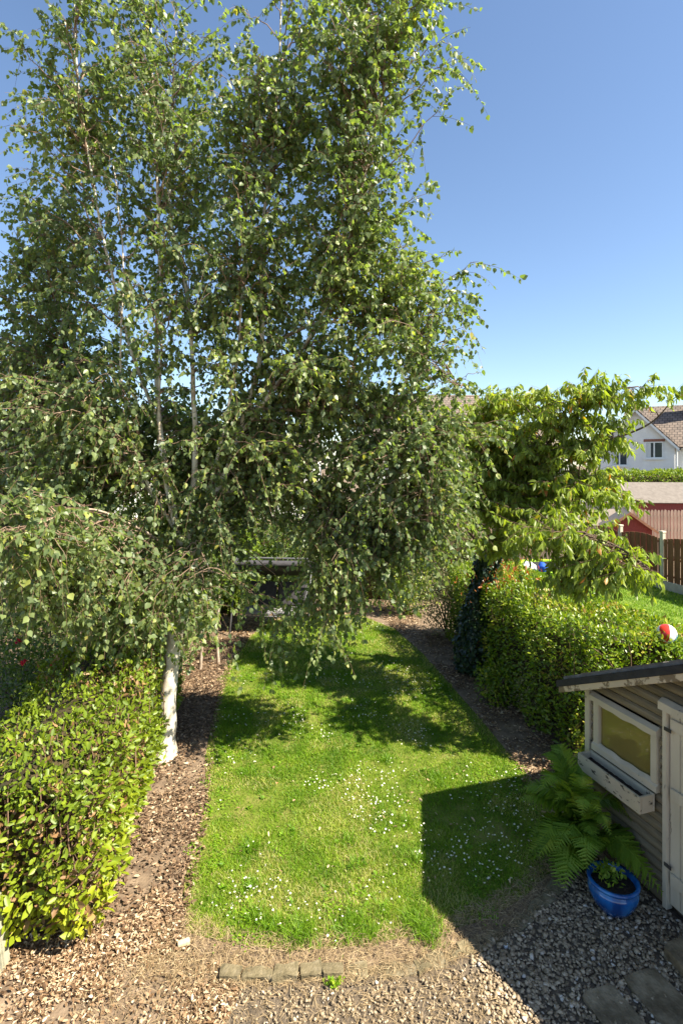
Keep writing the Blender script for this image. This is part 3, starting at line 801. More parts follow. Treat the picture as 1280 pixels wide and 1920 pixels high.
# --- the birch
B0 = np.array([-2.42, 7.3, 0.0])
birch = empty('birch_tree', B0)
tag(birch, 'tall white-barked birch with several upright stems filling the upper left', 'tree')
def rel(pts): return [tuple(np.array(p)-B0) for p in pts]
stemsP, stemsR = [], []
def bl(name, pts, r0, r1, mat='birch_bark', n=12, feed=True):
    P, R, o = limb(name, rel(pts), r0, r1, M[mat], birch, n)
    if feed: stemsP.append(P+B0); stemsR.append(R)
    return o
bl('trunk', [(-2.44, 7.3, -.05), (-2.42, 7.3, .12), (-2.40, 7.3, .35), (-2.36, 7.28, .9), (-2.28, 7.28, 1.6), (-2.16, 7.27, 2.45), (-2.02, 7.25, 3.0), (-1.78, 7.2, 3.5)], .150, .080, n=16)
bl('stem', [(-2.14, 7.27, 2.5), (-2.25, 7.25, 3.2), (-2.47, 7.3, 4.4), (-2.55, 7.35, 5.6), (-2.50, 7.35, 7.1), (-2.55, 7.3, 8.4), (-2.6, 7.3, 10.0)], .050, .008)
bl('stem', [(-2.06, 7.25, 2.9), (-1.99, 7.2, 3.8), (-1.97, 7.15, 4.66), (-2.05, 7.1, 6.26), (-2.28, 7.1, 7.4), (-2.24, 7.1, 8.9), (-2.2, 7.1, 9.9)], .050, .004)
bl('stem', [(-1.80, 7.2, 3.46), (-1.57, 7.2, 3.85), (-1.42, 7.2, 4.3), (-1.08, 7.15, 5.5), (-1.05, 7.0, 6.9), (-.86, 6.9, 8.4), (-.75, 6.9, 10.6)], .060, .008)
bl('stem', [(-1.40, 7.2, 4.35), (-.95, 7.0, 4.9), (-.2, 6.8, 6.0), (.30, 6.6, 7.6), (.65, 6.5, 9.2), (.95, 6.4, 10.4)], .032, .006)
bl('stem', [(-2.22, 7.25, 3.1), (-2.9, 7.5, 3.9), (-3.9, 7.9, 5.3), (-4.5, 8.2, 6.9), (-4.8, 8.3, 8.1)], .022, .005)
bl('stem', [(-2.48, 7.3, 4.5), (-2.85, 7.2, 5.6), (-3.2, 7.1, 7.2), (-3.45, 7.0, 9.0), (-3.5, 7.0, 10.2)], .028, .006)
bl('stem', [(-2.35, 7.28, 3.6), (-2.75, 6.9, 4.2), (-3.0, 6.6, 4.7), (-3.2, 6.4, 5.2)], .018, .004, 'birch_twig', 8)
bl('limb', [(-1.25, 7.2, 4.75), (-.6, 7.1, 4.72), (.3, 7.0, 4.65), (.85, 6.9, 4.5), (1.05, 6.85, 3.9), (1.1, 6.8, 3.3)], .030, .006, 'birch_limb', 8)
bl('limb', [(-1.1, 7.1, 5.5), (-.3, 7.0, 5.85), (.5, 6.9, 5.75), (1.1, 6.8, 5.5), (1.5, 6.8, 5.0)], .030, .006, 'birch_limb', 8)
bl('limb', [(-1.75, 7.2, 3.55), (-1.0, 7.3, 3.75), (-.3, 7.4, 3.6), (.3, 7.4, 3.2), (.5, 7.4, 2.6)], .028, .006, 'birch_limb', 8)
bl('limb', [(-2.3, 7.25, 2.85), (-2.6, 6.6, 3.25), (-2.8, 5.9, 3.5), (-3.0, 5.2, 3.4)], .026, .006, 'birch_limb', 8)
bl('limb', [(-2.25, 7.25, 2.6), (-2.9, 6.9, 3.0), (-3.6, 6.6, 3.1), (-4.2, 6.4, 2.9)], .024, .006, 'birch_limb', 8)
bl('limb', [(-2.1, 7.25, 2.75), (-1.9, 6.8, 3.0), (-1.75, 6.6, 2.95), (-1.6, 6.5, 2.7)], .009, .004, 'birch_twig', 8)
bl('stem', [(-2.12, 7.26, 2.7), (-2.3, 7.05, 3.6), (-2.38, 6.95, 4.6), (-2.30, 6.85, 6.0), (-2.35, 6.8, 7.6), (-2.2, 6.8, 8.6)], .030, .005)
bl('stem', [(-1.9, 7.22, 3.25), (-1.58, 7.0, 4.3), (-1.32, 6.85, 5.5), (-1.22, 6.75, 7.0), (-1.05, 6.7, 8.1)], .028, .005)
bl('stem', [(-2.2, 7.25, 3.0), (-2.65, 7.0, 4.0), (-2.85, 6.9, 5.2), (-2.78, 6.8, 6.6), (-2.9, 6.8, 7.8)], .024, .005)
SP = np.concatenate(stemsP); SR = np.concatenate(stemsR)
lobes = [  # centre, radii, branches
    ((-3.2, 7.2, 9.0), (1.15, 1.3, 2.6), 150), ((-3.9, 7.4, 7.9), (.6, .9, 1.1), 20), ((-4.7, 8.2, 7.3), (.7, .7, .8), 30),
    ((-2.3, 7.2, 8.3), (.90, 1.3, 2.6), 95), ((-1.35, 7.0, 8.5), (.6, 1.0, 1.0), 45), ((-3.4, 6.5, 4.4), (1.2, .6, 1.0), 38), ((-2.3, 6.5, 4.0), (.9, .5, .9), 18), ((-.5, 7.0, 5.2), (1.1, 1.2, .6), 65), ((.25, 6.8, 7.0), (.7, 1.0, .75), 48), ((-.3, 7.0, 6.6), (.8, 1.0, .6), 35), ((1.3, 7.2, 3.7), (.6, .6, .6), 30),
    ((-1.3, 7.0, 7.0), (.95, 1.3, 1.1), 80),
    ((-.40, 6.8, 8.4), (1.20, 1.3, 2.3), 165),
    ((.45, 6.5, 8.9), (.85, .9, 1.6), 62), ((.9, 6.3, 9.7), (.5, .6, .8), 14),
    ((-1.6, 7.0, 6.0), (2.0, 1.5, 1.2), 150),
    ((-4.2, 7.9, 6.2), (1.3, 1.3, 1.9), 120),
    ((-5.4, 8.8, 5.2), (1.3, 1.2, 1.8), 80),
    ((.55, 6.8, 5.8), (1.10, 1.2, 1.25), 115),
    ((-.6, 7.1, 4.3), (1.5, 1.3, .95), 125),
    ((.75, 7.0, 4.1), (1.0, 1.1, 1.0), 95),
    ((1.35, 7.0, 4.3), (.65, .9, .9), 55),
    ((.25, 7.2, 2.95), (.95, .9, .75), 85),
    ((.95, 7.4, 3.1), (.65, .7, .65), 45),
    ((-.28, 7.3, 2.95), (.42, .9, .75), 42), ((-1.5, 7.3, 3.5), (.7, .8, .4), 30), ((-6.0, 9.0, 3.9), (1.5, 1.2, 1.0), 70), ((-3.7, 8.6, 4.4), (1.3, .8, .9), 60), ((-2.2, 8.2, 4.3), (1.2, .8, .9), 60), ((1.0, 6.7, 6.3), (.45, .6, .5), 16), ((-1.2, 7.6, 4.6), (1.0, .6, .6), 50), ((-.8, 7.8, 3.7), (.8, .5, .5), 40), ((-1.9, 8.4, 3.7), (.8, .6, .6), 36), ((-2.15, 6.9, 2.55), (.35, .35, .45), 20), ((-.2, 7.6, 4.9), (.8, .6, .5), 36),
    ((-3.3, 7.0, 4.6), (1.3, 1.2, .9), 70),
    ((-3.0, 5.5, 3.25), (.8, .8, .65), 70),
    ((-3.4, 6.5, 2.65), (1.0, .8, .6), 75),
    ((-2.5, 6.4, 2.4), (.6, .7, .6), 42),
    ((-4.6, 7.4, 3.2), (1.1, 1.0, .9), 70),
    ((-1.62, 6.5, 2.0), (.20, .25, .6), 9), ((-1.65, 7.0, 3.2), (.5, .6, .5), 42), ((-2.4, 7.6, 3.3), (.8, .5, .6), 34),
    ((-.3, 7.3, 2.0), (.55, .5, .35), 18),
    ((-.75, 7.3, 1.75), (.2, .3, .3), 5),
]
T = np.concatenate([lobe_points(c, r, n) for c, r, n in [(c, (r[0], r[1]*.85, r[2]), int(n*.84)) for c, r, n in lobes]]+[np.array([(1.32, 6.5, 8.95), (1.1, 6.5, 9.7), (1.25, 6.4, 8.4), (1.60, 6.6, 6.5), (1.45, 6.6, 5.9), (1.75, 6.7, 5.15), (1.6, 6.8, 5.0), (1.05, 6.5, 7.3)])])
kz = np.interp(T[:, 2], [2.0, 3.2, 4.5, 6, 8], [-.9, -.35, .1, .55, 1.1])
nb = grow(birch, B0, SP, SR, T, kz, {'branch': M['birch_twig'], 'twig': M['twig'], 'leaf': M['birch_leaf']}, .060, OVATE, droop=.55, arch=.16, twig_len=(.25, .62), twig_step=.105, leaf_step=.025, br0=.009, twig_from=.10)
print('birch leaves', nb)

# --- the cherry with ivy on its trunk
Cb = np.array([2.62, 10.3, 0.0])
cherry = empty('cherry_tree', Cb)
tag(cherry, 'cherry tree with drooping long leaves and spreading branches above the clipped hedge', 'tree')
cP, cR = [], []
def cl(name, pts, r0, r1, n=10):
    P, R, o = limb(name, [tuple(np.array(p)-Cb) for p in pts], r0, r1, M['bark'], cherry, n, .02)
    cP.append(P+Cb); cR.append(R); return o
cl('trunk', [(2.62, 10.3, -.05), (2.60, 10.3, .7), (2.62, 10.25, 1.4), (2.75, 10.1, 2.1), (2.9, 10.0, 2.5)], .16, .11, 14)
cl('limb', [(2.85, 10.05, 2.35), (2.95, 9.6, 3.0), (3.1, 9.0, 3.7), (3.4, 8.4, 4.5), (3.9, 8.0, 5.05), (4.4, 7.9, 5.15)], .07, .010)
cl('limb', [(2.85, 10.05, 2.4), (2.7, 10.1, 3.2), (2.6, 10.0, 4.2), (2.6, 9.9, 5.0)], .065, .012)
cl('limb', [(2.8, 10.1, 2.2), (3.1, 9.4, 2.9), (3.5, 8.7, 3.35), (4.1, 8.3, 3.5), (4.7, 8.2, 3.4)], .05, .010)
cl('limb', [(2.78, 10.1, 2.15), (2.8, 9.2, 2.5), (2.85, 8.2, 2.95), (3.1, 7.3, 3.1), (3.5, 6.8, 2.95), (3.8, 6.6, 2.7)], .045, .008)
cl('limb', [(2.95, 9.6, 3.0), (3.5, 9.0, 3.8), (4.1, 8.5, 4.3), (4.7, 8.2, 4.6), (5.0, 8.1, 4.95)], .04, .007)
cl('limb', [(2.8, 10.15, 2.3), (2.3, 10.2, 2.9), (2.0, 10.1, 3.5), (1.9, 10.0, 4.2)], .05, .010)
cSP = np.concatenate(cP); cSR = np.concatenate(cR)
clobes = [((1.6, 9.8, 4.2), (.9, .9, 1.0), 70), ((2.1, 9.0, 3.6), (.6, .6, .7), 36), ((2.2, 9.8, 4.0), (1.0, 1.0, 1.1), 70), ((2.75, 9.2, 5.1), (.55, .4, .22), 26), ((2.7, 9.3, 4.45), (.85, .9, .5), 75), ((2.7, 9.2, 3.6), (.8, .8, .5), 65), ((3.15, 8.7, 4.05), (.7, .7, .3), 46), ((3.2, 8.5, 3.35), (.7, .7, .2), 36),
          ((3.8, 8.0, 5.08), (.95, .35, .13), 36), ((3.6, 8.2, 4.68), (.75, .4, .10), 22), ((3.75, 8.1, 4.28), (.65, .45, .13), 32), ((5.0, 8.1, 5.0), (.2, .15, .1), 2),
          ((3.45, 8.3, 3.72), (.80, .6, .14), 36), ((4.05, 8.2, 3.55), (.35, .4, .10), 10), ((3.0, 8.6, 3.25), (.6, .6, .15), 16),
          ((3.0, 7.3, 3.05), (.75, .6, .13), 48), ((3.35, 6.9, 2.72), (.55, .5, .14), 38), ((2.5, 8.6, 2.75), (.6, .7, .3), 24), ((3.1, 7.2, 2.42), (.4, .4, .12), 10)]
T = np.concatenate([lobe_points(c, r, n) for c, r, n in clobes])
kz = np.interp(T[:, 2], [2.2, 3.0, 4.5], [.0, .25, .7])
grow(cherry, Cb, cSP, cSR, T, kz, {'branch': M['bark'], 'twig': M['twig'], 'leaf': M['cherry_leaf']}, .108, LANCE, twig_len=(.20, .48), twig_step=.12, leaf_step=.019, droop=.08, arch=.14, br0=.014, tint=(0, .88), rare=.025, minz=1.9, leaf_down=.95, leaf_dev=.36, twig_spread=.55, flat=.3)
# russet leaves low in the crown
n = 240; P = np.array([3.0, 9.9, 2.05])+randn(n)*np.array([.35, .3, .28])
acc = Acc(); acc.add(*leaves(P-Cb, randn(n)*.5-UP*.8, randn(n)+UP*.5, .10*(.6+.6*rng.random(n)), LANCE, rng.random(n)))
o = acc.obj('russet_leaves', M['red_leaf'], cherry); o['kind'] = 'stuff'
# ivy
ivy = empty('ivy', Cb); tag(ivy, 'dark ivy wrapped thickly round the cherry trunk', 'ivy')
n = 5200; zz = 2.35*rng.random(n); th = rng.random(n)*2*np.pi
rad = (.30+.14*np.sin(zz*2.2+.6)+.16*(fbm(np.c_[np.cos(th), np.sin(th), zz]*1.5, 1.2)-.5)*2)*(.72+.3*rng.random(n))
tx = np.interp(zz, [0, .7, 1.4, 2.1, 2.5], [0, -.02, 0, .1, .2]); ty = np.interp(zz, [0, 1.4, 2.5], [0, -.05, -.3])
dirv = np.c_[np.cos(th), np.sin(th), np.zeros(n)]
P = np.c_[tx, ty, zz]+dirv*rad[:, None]
acc = Acc(); acc.add(*leaves(P, dirv*.5-UP*.6+randn(n)*.4, dirv+UP*.4+randn(n)*.35, .075*(.6+.7*rng.random(n)), OVATE, rng.random(n)))
o = acc.obj('foliage', M['ivy_leaf'], ivy); o['kind'] = 'stuff'

# --- thin saplings by the swing seat
sp = empty('sapling', (-2.75, 10.4, 0)); tag(sp, 'thin bare-stemmed sapling left of the swing seat', 'sapling')
for pts in ([(0, 0, 0), (.03, 0, .6), (-.02, .02, 1.2), (.05, .05, 2.1), (.1, .1, 3.0)], [(.28, .3, 0), (.25, .3, .7), (.3, .32, 1.3), (.27, .3, 2.2), (.35, .3, 3.0)], [(.05, .05, 1.1), (-.12, 0, 1.4), (-.2, 0, 2.0)]):
    limb('stem', pts, .035, .012, M['birch_limb'], sp, 8)
n = 1500; P = np.array([.15, .15, 2.4])+randn(n)*np.array([.35, .35, .5])
acc = Acc(); acc.add(*leaves(P, randn(n)*.5-UP*.5, randn(n)*.6+UP*.6, .07*(.6+.7*rng.random(n)), OVATE, rng.random(n)*.9))
o = acc.obj('crown', M['shrub_leaf'], sp); o['kind'] = 'stuff'

# ------------------------------------------------------------------ the garden shed
M['log_lap'] = noise_mat('log_lap', [(0.25, (.125, .100, .060)), (.55, (.20, .164, .102)), (.8, (.27, .225, .148))], scale=5, rough=.75, stretch=(.5, 5, 5), bump=.25, per_object=.10)
def peeling(name, paint, wood, amount=.62, scale=7, stretch=(1, 1, 1)):
    m, n, l, p = new_mat(name)
    tc = n.new('ShaderNodeTexCoord'); mp = n.new('ShaderNodeMapping'); mp.inputs['Scale'].default_value = stretch
    l.new(tc.outputs['Object'], mp.inputs[0])
    nz = n.new('ShaderNodeTexNoise'); nz.inputs['Scale'].default_value = scale; nz.inputs['Detail'].default_value = 9; nz.inputs['Roughness'].default_value = .68
    l.new(mp.outputs[0], nz.inputs['Vector'])
    r = ramp_node(n, [(amount-.02, (0, 0, 0)), (amount+.015, (1, 1, 1))])
    l.new(nz.outputs[0], r.inputs[0])
    n2 = n.new('ShaderNodeTexNoise'); n2.inputs['Scale'].default_value = 3; n2.inputs['Detail'].default_value = 6
    l.new(mp.outputs[0], n2.inputs['Vector'])
    r2 = ramp_node(n, [(.3, tuple(c*.78 for c in paint)), (.7, paint)])
    l.new(n2.outputs[0], r2.inputs[0])
    mx = n.new('ShaderNodeMix'); mx.data_type = 'RGBA'
    l.new(r.outputs[0], mx.inputs[0]); l.new(r2.outputs[0], mx.inputs[6]); mx.inputs[7].default_value = (*wood, 1)
    l.new(mx.outputs[2], p.inputs['Base Color']); p.inputs['Roughness'].default_value = .6
    b = n.new('ShaderNodeBump'); b.inputs['Strength'].default_value = .5; b.inputs['Distance'].default_value = .004; b.invert = True
    l.new(r.outputs[0], b.inputs['Height']); l.new(b.outputs[0], p.inputs['Normal'])
    return m
M['peel_white'] = peeling('peel_white', (.53, .465, .345), (.10, .08, .055), .65, 8)
M['peel_box'] = peeling('peel_box', (.52, .44, .31), (.045, .036, .025), .59, 9, (1, 1, 2))
M['peel_door'] = peeling('peel_door', (.54, .475, .36), (.12, .10, .07), .66, 7, (2, 2, .7))
M['felt_black'] = noise_mat('felt_black', [(0.3, (.018, .018, .019)), (.7, (.040, .040, .042))], scale=8, rough=.8, bump=.3)
M['felt_top'] = noise_mat('felt_top', [(0.3, (.15, .135, .125)), (.7, (.27, .25, .235))], scale=7, rough=.95, bump=.5, bump_scale=80)
M['fascia'] = peeling('fascia', (.56, .46, .32), (.18, .13, .08), .55, 6)
M['blind'] = noise_mat('blind', [(0.3, (.28, .225, .085)), (.7, (.32, .26, .10))], scale=2, rough=.8, bump=0)
M['soil'] = noise_mat('soil', [(0.3, (.018, .013, .010)), (.7, (.05, .036, .026))], scale=30, rough=1, bump=1, bump_scale=60)
m_, n_, l_, p_ = new_mat('pane_glass')
tb = n_.new('ShaderNodeBsdfTransparent'); gb = n_.new('ShaderNodeBsdfGlossy'); gb.inputs['Roughness'].default_value = .03
fr_ = n_.new('ShaderNodeLayerWeight'); fr_.inputs[0].default_value = .12; mx = n_.new('ShaderNodeMixShader')
tb.inputs[0].default_value = (.88, .87, .80, 1)
mt_ = n_.new('ShaderNodeMath'); mt_.operation = 'MULTIPLY'; mt_.inputs[1].default_value = .3; l_.new(fr_.outputs['Facing'], mt_.inputs[0]); l_.new(mt_.outputs[0], mx.inputs[0]); l_.new(tb.outputs[0], mx.inputs[1]); l_.new(gb.outputs[0], mx.inputs[2]); l_.new(mx.outputs[0], n_['Material Output'].inputs[0])
M['pane_glass'] = m_

SH = empty('garden_shed', (2.65, 5.70, 0), math.atan2(-.958, .287))
tag(SH, 'timber garden shed with rounded cladding, olive-blinded window and peeling white trim', 'shed')
SL, SD = 3.45, 2.0           # length along the garden, depth into the plot
EAVE, PITCH = 1.68, .474
RX = SL/2
def roof_z(x): return EAVE + PITCH*(RX-abs(x-RX))
# cladding boards, clipped under the slope and left out at the openings
BH = .088
prof = [(0.004, 0), (-.014, .008), (-.027, .026), (-.031, .046), (-.024, .068), (-.006, .085)]
def clad(x0, x1, z):
    mb = MB()
    a = [(y, z+q) for y, q in prof]+[(.012, z+.085), (.012, z)]
    mb.prism(a, x0, x1, 'x'); return mb.build('cladding_board', M['log_lap'], SH, smooth=False)
WX0, WX1, WZ0, WZ1 = .105, .890, 1.02, 1.60
DX0, DX1, DZ1 = .955, 1.80, 1.86
z = .03
while z < roof_z(RX)-.06:
    zt = z+BH
    lo, hi = 0.02, SL-.02
    if zt > EAVE:
        q = (zt-EAVE)/PITCH; lo = max(lo, q); hi = min(hi, SL-q)
    spans = [(lo, hi)]
    def cut(spans, a, b):
        out = []
        for s, e in spans:
            if e <= a or s >= b: out.append((s, e)); continue
            if s < a: out.append((s, a))
            if e > b: out.append((b, e))
        return out
    if zt > WZ0+.02 and z < WZ1-.03: spans = cut(spans, WX0+.03, WX1-.03)
    if z < DZ1-.02: spans = cut(spans, DX0+.02, DX1-.02)
    for s, e in spans:
        if e-s > .03: clad(s, e, z)
    z += BH
# other walls
wm = MB(); wm.box(0, .02, .02, SD, .03, EAVE); wm.box(SL-.02, SL, .02, SD, .03, EAVE)
wm.build('end_wall', M['log_lap'], SH)
MB().prism([(0, .03), (SL, .03), (SL, EAVE), (RX, roof_z(RX)), (0, EAVE)], SD, SD+.02, 'y').build('back_wall', M['log_lap'], SH)
MB().box(.02, SL-.02, .03, SD-.01, .02, .05).build('shed_floor', M['bark'], SH)
# corner posts
for x in (-.02, SL-.05):
    MB().box(x, x+.07, -.052, -.003 + .03, 0.03, EAVE-.03).build('corner_post', M['peel_white'], SH, bevel=.005)
# window
MB().box(WX0+.05, WX1-.05, -.012, -.008, WZ0+.05, WZ1-.05).build('blind', M['blind'], SH)
win = MB().box(WX0, WX0+.075, -.055, .0, WZ0+.07, WZ1-.075).build('window', M['peel_white'], SH, bevel=.006)
MB().box(WX1-.075, WX1, -.055, .0, WZ0+.07, WZ1-.075).build('stile', M['peel_white'], win, bevel=.006)
def wavy_rail(name, x0, x1, z0, z1, y0, y1, top_wave, bot_wave, parent, mat):
    mb = MB(); K = 18; rows = []
    for k in range(K+1):
        x = x0+(x1-x0)*k/K
        w1 = top_wave*math.sin(k*1.3+.4)+top_wave*.7*math.sin(k*.55); w2 = bot_wave*math.sin(k*1.15)+bot_wave*.8*math.sin(k*.47+1)
        rows.append([mb.bm.verts.new(v) for v in ((x, y0, z0+w2), (x, y1, z0+w2), (x, y1, z1+w1), (x, (y0+y1)/2, z1+.02+w1), (x, y0, z1-.01+w1))])
    for a, b in zip(rows, rows[1:]):
        for i in range(5): mb.bm.faces.new([a[i], a[(i+1) % 5], b[(i+1) % 5], b[i]])
    mb.bm.faces.new(rows[0]); mb.bm.faces.new(rows[-1][::-1])
    return mb.build(name, mat, parent, smooth=False)
wavy_rail('head_rail', WX0-.02, WX1+.02, WZ1-.073, WZ1-.005, -.085, -.0, .0, .005, win, M['peel_white'])
wavy_rail('bottom_rail', WX0-.005, WX1+.005, WZ0, WZ0+.068, -.070, -.0, .006, .0, win, M['peel_white'])
MB().box(WX0+.07, WX1-.07, -.022, -.018, WZ0+.06, WZ1-.06).build('pane', M['pane_glass'], win)
# window box
WB = empty('window_box', SH.location, SH.rotation_euler.z)
tag(WB, 'peeling pale wooden window box of dark soil below the shed window', 'window box')
bx0, bx1, bz0, bz1, by0, by1 = .09, .875, .845, 1.0, -.235, -.062
MB().box(bx0, bx1, by0, by0+.022, bz0, bz1).build('front_board', M['peel_box'], WB, bevel=.003)
MB().box(bx0, bx1, by1-.022, by1, bz0, bz1+.005).build('back_board', M['peel_white'], WB, bevel=.003)
for x in (bx0, bx1-.022):
    MB().box(x+.0005, x+.0215, by0+.024, by1-.024, bz0, bz1).build('end_board', M['peel_box'], WB, bevel=.003)
MB().box(bx0+.024, bx1-.024, by0+.024, by1-.024, bz0, bz0+.02).build('bottom_board', M['peel_box'], WB)
sm = bmesh.new(); bmesh.ops.create_grid(sm, x_segments=30, y_segments=6, size=.5)
for v in sm.verts:
    v.co = Vector(((bx0+bx1)/2+v.co.x*(bx1-bx0-.05), (by0+by1)/2+v.co.y*(by1-by0-.05), bz0+.085+.012*random.random()))
me = bpy.data.meshes.new('soil'); sm.to_mesh(me); sm.free(); obj('soil', me, M['soil'], WB)
# door: vertical boards, ledge strips, drip rail and frame posts
door = MB().box(DX0+.055, DX1-.055, -.028, -.004, .10, .115).build('door', M['peel_door'], SH)
nbd = 7; w = (DX1-DX0-.11)/nbd
for k in range(nbd):
    x0 = DX0+.055+k*w
    MB().box(x0+.002, x0+w-.002, -.040, -.012, .116, DZ1-.06).build('door_board', M['peel_door'], door, bevel=.004)
for zz in (.30, 1.05, 1.66):
    MB().box(DX0+.075, DX1-.075, -.062, -.041, zz, zz+.10).build('ledge', M['peel_door'], door, bevel=.004)
for x in (DX0, DX1-.05):
    MB().box(x, x+.05, -.070, .0, .05, DZ1-.05).build('door_post', M['peel_door'], SH, bevel=.006)
wavy_rail('door_drip_rail', DX0-.015, DX1+.015, DZ1-.048, DZ1+.03, -.10, 0, .003, .002, SH, M['peel_door'])
for zz in (.42, 1.62):
    MB().box(DX0+.03, DX0+.10, -.080, -.072, zz+.02, zz+.05).build('hinge', M['dark_trim'], door)
MB().box(.0, SL, -.030, .018, -.05, .029).build('plinth', M['bark'], SH)
# roof
OV, OE = .25, .20
th = math.atan(PITCH)
def slope_slab(side, y0, y1, t0, t1, xa, name, mat, parent, cut_ridge=0.0):
    """slab lying on the roof slope; t = distance above the slope line"""
    def pt(x, t):
        xx = x if side == 0 else SL-x
        return xx, EAVE+PITCH*x+t
    mb = MB()
    a = pt(xa, t0); b = pt(RX-cut_ridge, t0); c = pt(RX-cut_ridge, t1); d = pt(xa, t1)
    mb.prism([a, b, c, d], y0, y1, 'y')
    return mb.build(name, mat, parent, bevel=.004)
for side in (0, 1):
    deck = slope_slab(side, -OV+.03, SD+.15, .004, .022, -OE+.02, 'roof_deck', M['bark'], SH, .001)
    slope_slab(side, -OV, SD+.17, .0235, .052, -OE, 'roofing_felt', M['felt_black'], SH, .001)
    slope_slab(side, -OV+.05, SD+.10, .0535, .088, -OE+.03, 'felt_sheet', M['felt_top'], SH, .001)
    slope_slab(side, -OV-.004, -OV+.022, -.082, .003, -OE+.02, 'fascia_board', M['fascia'], SH, .001)
    slope_slab(side, -OV-.016, -OV-.002, -.018, .056, -OE-.004, 'felt_edge', M['felt_black'], SH, .001)
    for k in range(3):     # overlapping felt laps
        slope_slab(side, -OV+.045, SD+.105, .0885, .095+.002*k, -OE+.3+.52*k, 'felt_lap', M['felt_top'], SH, RX-(-OE+.3+.52*k)-.47 if -OE+.3+.52*k+.47 < RX else .002)

# ------------------------------------------------------------------ pot, fern, slabs, edging
def bezier3(a, b, c, t): return (1-t)**2*a+2*t*(1-t)*b+t*t*c
m_, n_, l_, p_ = new_mat('blue_glaze')
tc = n_.new('ShaderNodeTexCoord'); nz = n_.new('ShaderNodeTexNoise'); nz.inputs['Scale'].default_value = 9; nz.inputs['Detail'].default_value = 4
mp = n_.new('ShaderNodeMapping'); mp.inputs['Scale'].default_value = (1, 1, .35)
l_.new(tc.outputs['Object'], mp.inputs[0]); l_.new(mp.outputs[0], nz.inputs['Vector'])
r_ = ramp_node(n_, [(.35, (.004, .040, .17)), (.55, (.010, .105, .34)), (.75, (.03, .20, .46))])
l_.new(nz.outputs[0], r_.inputs[0]); l_.new(r_.outputs[0], p_.inputs['Base Color'])
p_.inputs['Roughness'].default_value = .12; p_.inputs['Coat Weight'].default_value = .6; p_.inputs['Coat Roughness'].default_value = .05
M['blue_glaze'] = m_
pot = empty('plant_pot', (2.44, 4.80, .01)); tag(pot, 'glossy blue glazed bowl-shaped pot on the gravel under the fern', 'pot')
MB().lathe([(.0, 0), (.115, 0), (.135, .012), (.175, .07), (.205, .135), (.212, .18), (.205, .215), (.196, .222), (.196, .232), (.214, .24), (.22, .255), (.214, .268), (.19, .268), (.182, .255), (.18, .20), (.0, .195)], 40).build('bowl', M['blue_glaze'], pot, smooth=True)
mb = MB(); mb.lathe([(.0, .222), (.08, .226), (.14, .218), (.181, .212)], 28)
for v in mb.bm.verts: v.co.z += .008*random.random()
mb.build('soil', M['soil'], pot)
sd = empty('seedling', (2.40, 4.80, .225)); tag(sd, 'small leafy plant growing in the blue pot', 'plant')
for k in range(7):
    a = k*2.4; e = np.array([math.cos(a)*.09, math.sin(a)*.09, .10+.05*random.random()])
    st = MB().tube([(0, 0, 0), tuple(e*.5+np.array([0, 0, .03])), tuple(e)], [.004, .003, .002], 5).build('stem', M['fern_stem'] if 'fern_stem' in M else M['shrub_leaf'], sd)
n = 150; P = np.c_[rng.normal(size=n)*.065, rng.normal(size=n)*.055, .04+.12*rng.random(n)]
acc = Acc(); acc.add(*leaves(P, randn(n)*.6+UP*.3, randn(n)*.4+UP, .05*(.6+.6*rng.random(n)), OVAL, rng.random(n))); acc.obj('foliage', M['fern_leaf'], sd)['kind'] = 'stuff'

# fern: each frond a part
fern = empty('fern', (2.40, 5.32, 0)); tag(fern, 'large arching green fern beside the shed wall', 'fern')
teeth = 5
pv = [(0, 0, 0)]
for s in (1, -1):
    for k in range(teeth):
        x = (k+.35)/(teeth+.2); w = .17*(1-x)**.8+.02
        pv.append((x, s*w, .015)); pv.append((min(1, x+.10), s*w*.45, .0))
pv.append((1, 0, -.06)); pv = np.array(pv, float)
pf4 = []
L0 = list(range(1, 1+2*teeth)); R0 = list(range(1+2*teeth, 1+4*teeth)); tip = len(pv)-1
pf = np.array([[0]+L0+[tip], [0, tip]+R0[::-1]])
PINNA = (pv, [pf])
def frond(az, L, rise, sag, dx=0, dy=0):
    K = 34
    L = L*1.0
    a = np.array([dx, dy, 0.02]); h = np.array([math.cos(az), math.sin(az), 0])
    b = a+h*L*.25+UP*rise*1.25; c = a+h*L*.86+UP*(rise-sag)
    t = np.linspace(0, 1, K)
    P = np.array([bezier3(a, b, c, q) for q in t]); tg = unit(np.gradient(P, axis=0))
    side = np.cross(tg, UP); side = unit(side); nn = np.cross(side, tg)
    V, F = tube_batch(P[None], np.linspace(.006, .0015, K)[None], 4)
    acc = Acc(); acc.add(V, F, np.full(len(V), .8))
    ii = np.arange(5, K)
    ln = L*.30*np.sin(np.pi*np.clip((ii-3.0)/(K-2.6), 0, 1)**.62)**.9*(1.0)+.01
    for s in (1, -1):
        D = side[ii]*s*.9+tg[ii]*.42-nn[ii]*.10+randn(len(ii))*.05
        acc.add(*leaves(P[ii]+tg[ii]*(.006 if s > 0 else -.004), D, nn[ii]+randn(len(ii))*.12, ln, PINNA, np.clip(.4+.25*rng.normal()+.12*rng.normal(size=len(ii)), 0, 1)))
    return acc.obj('frond', M['fern_leaf'], fern)
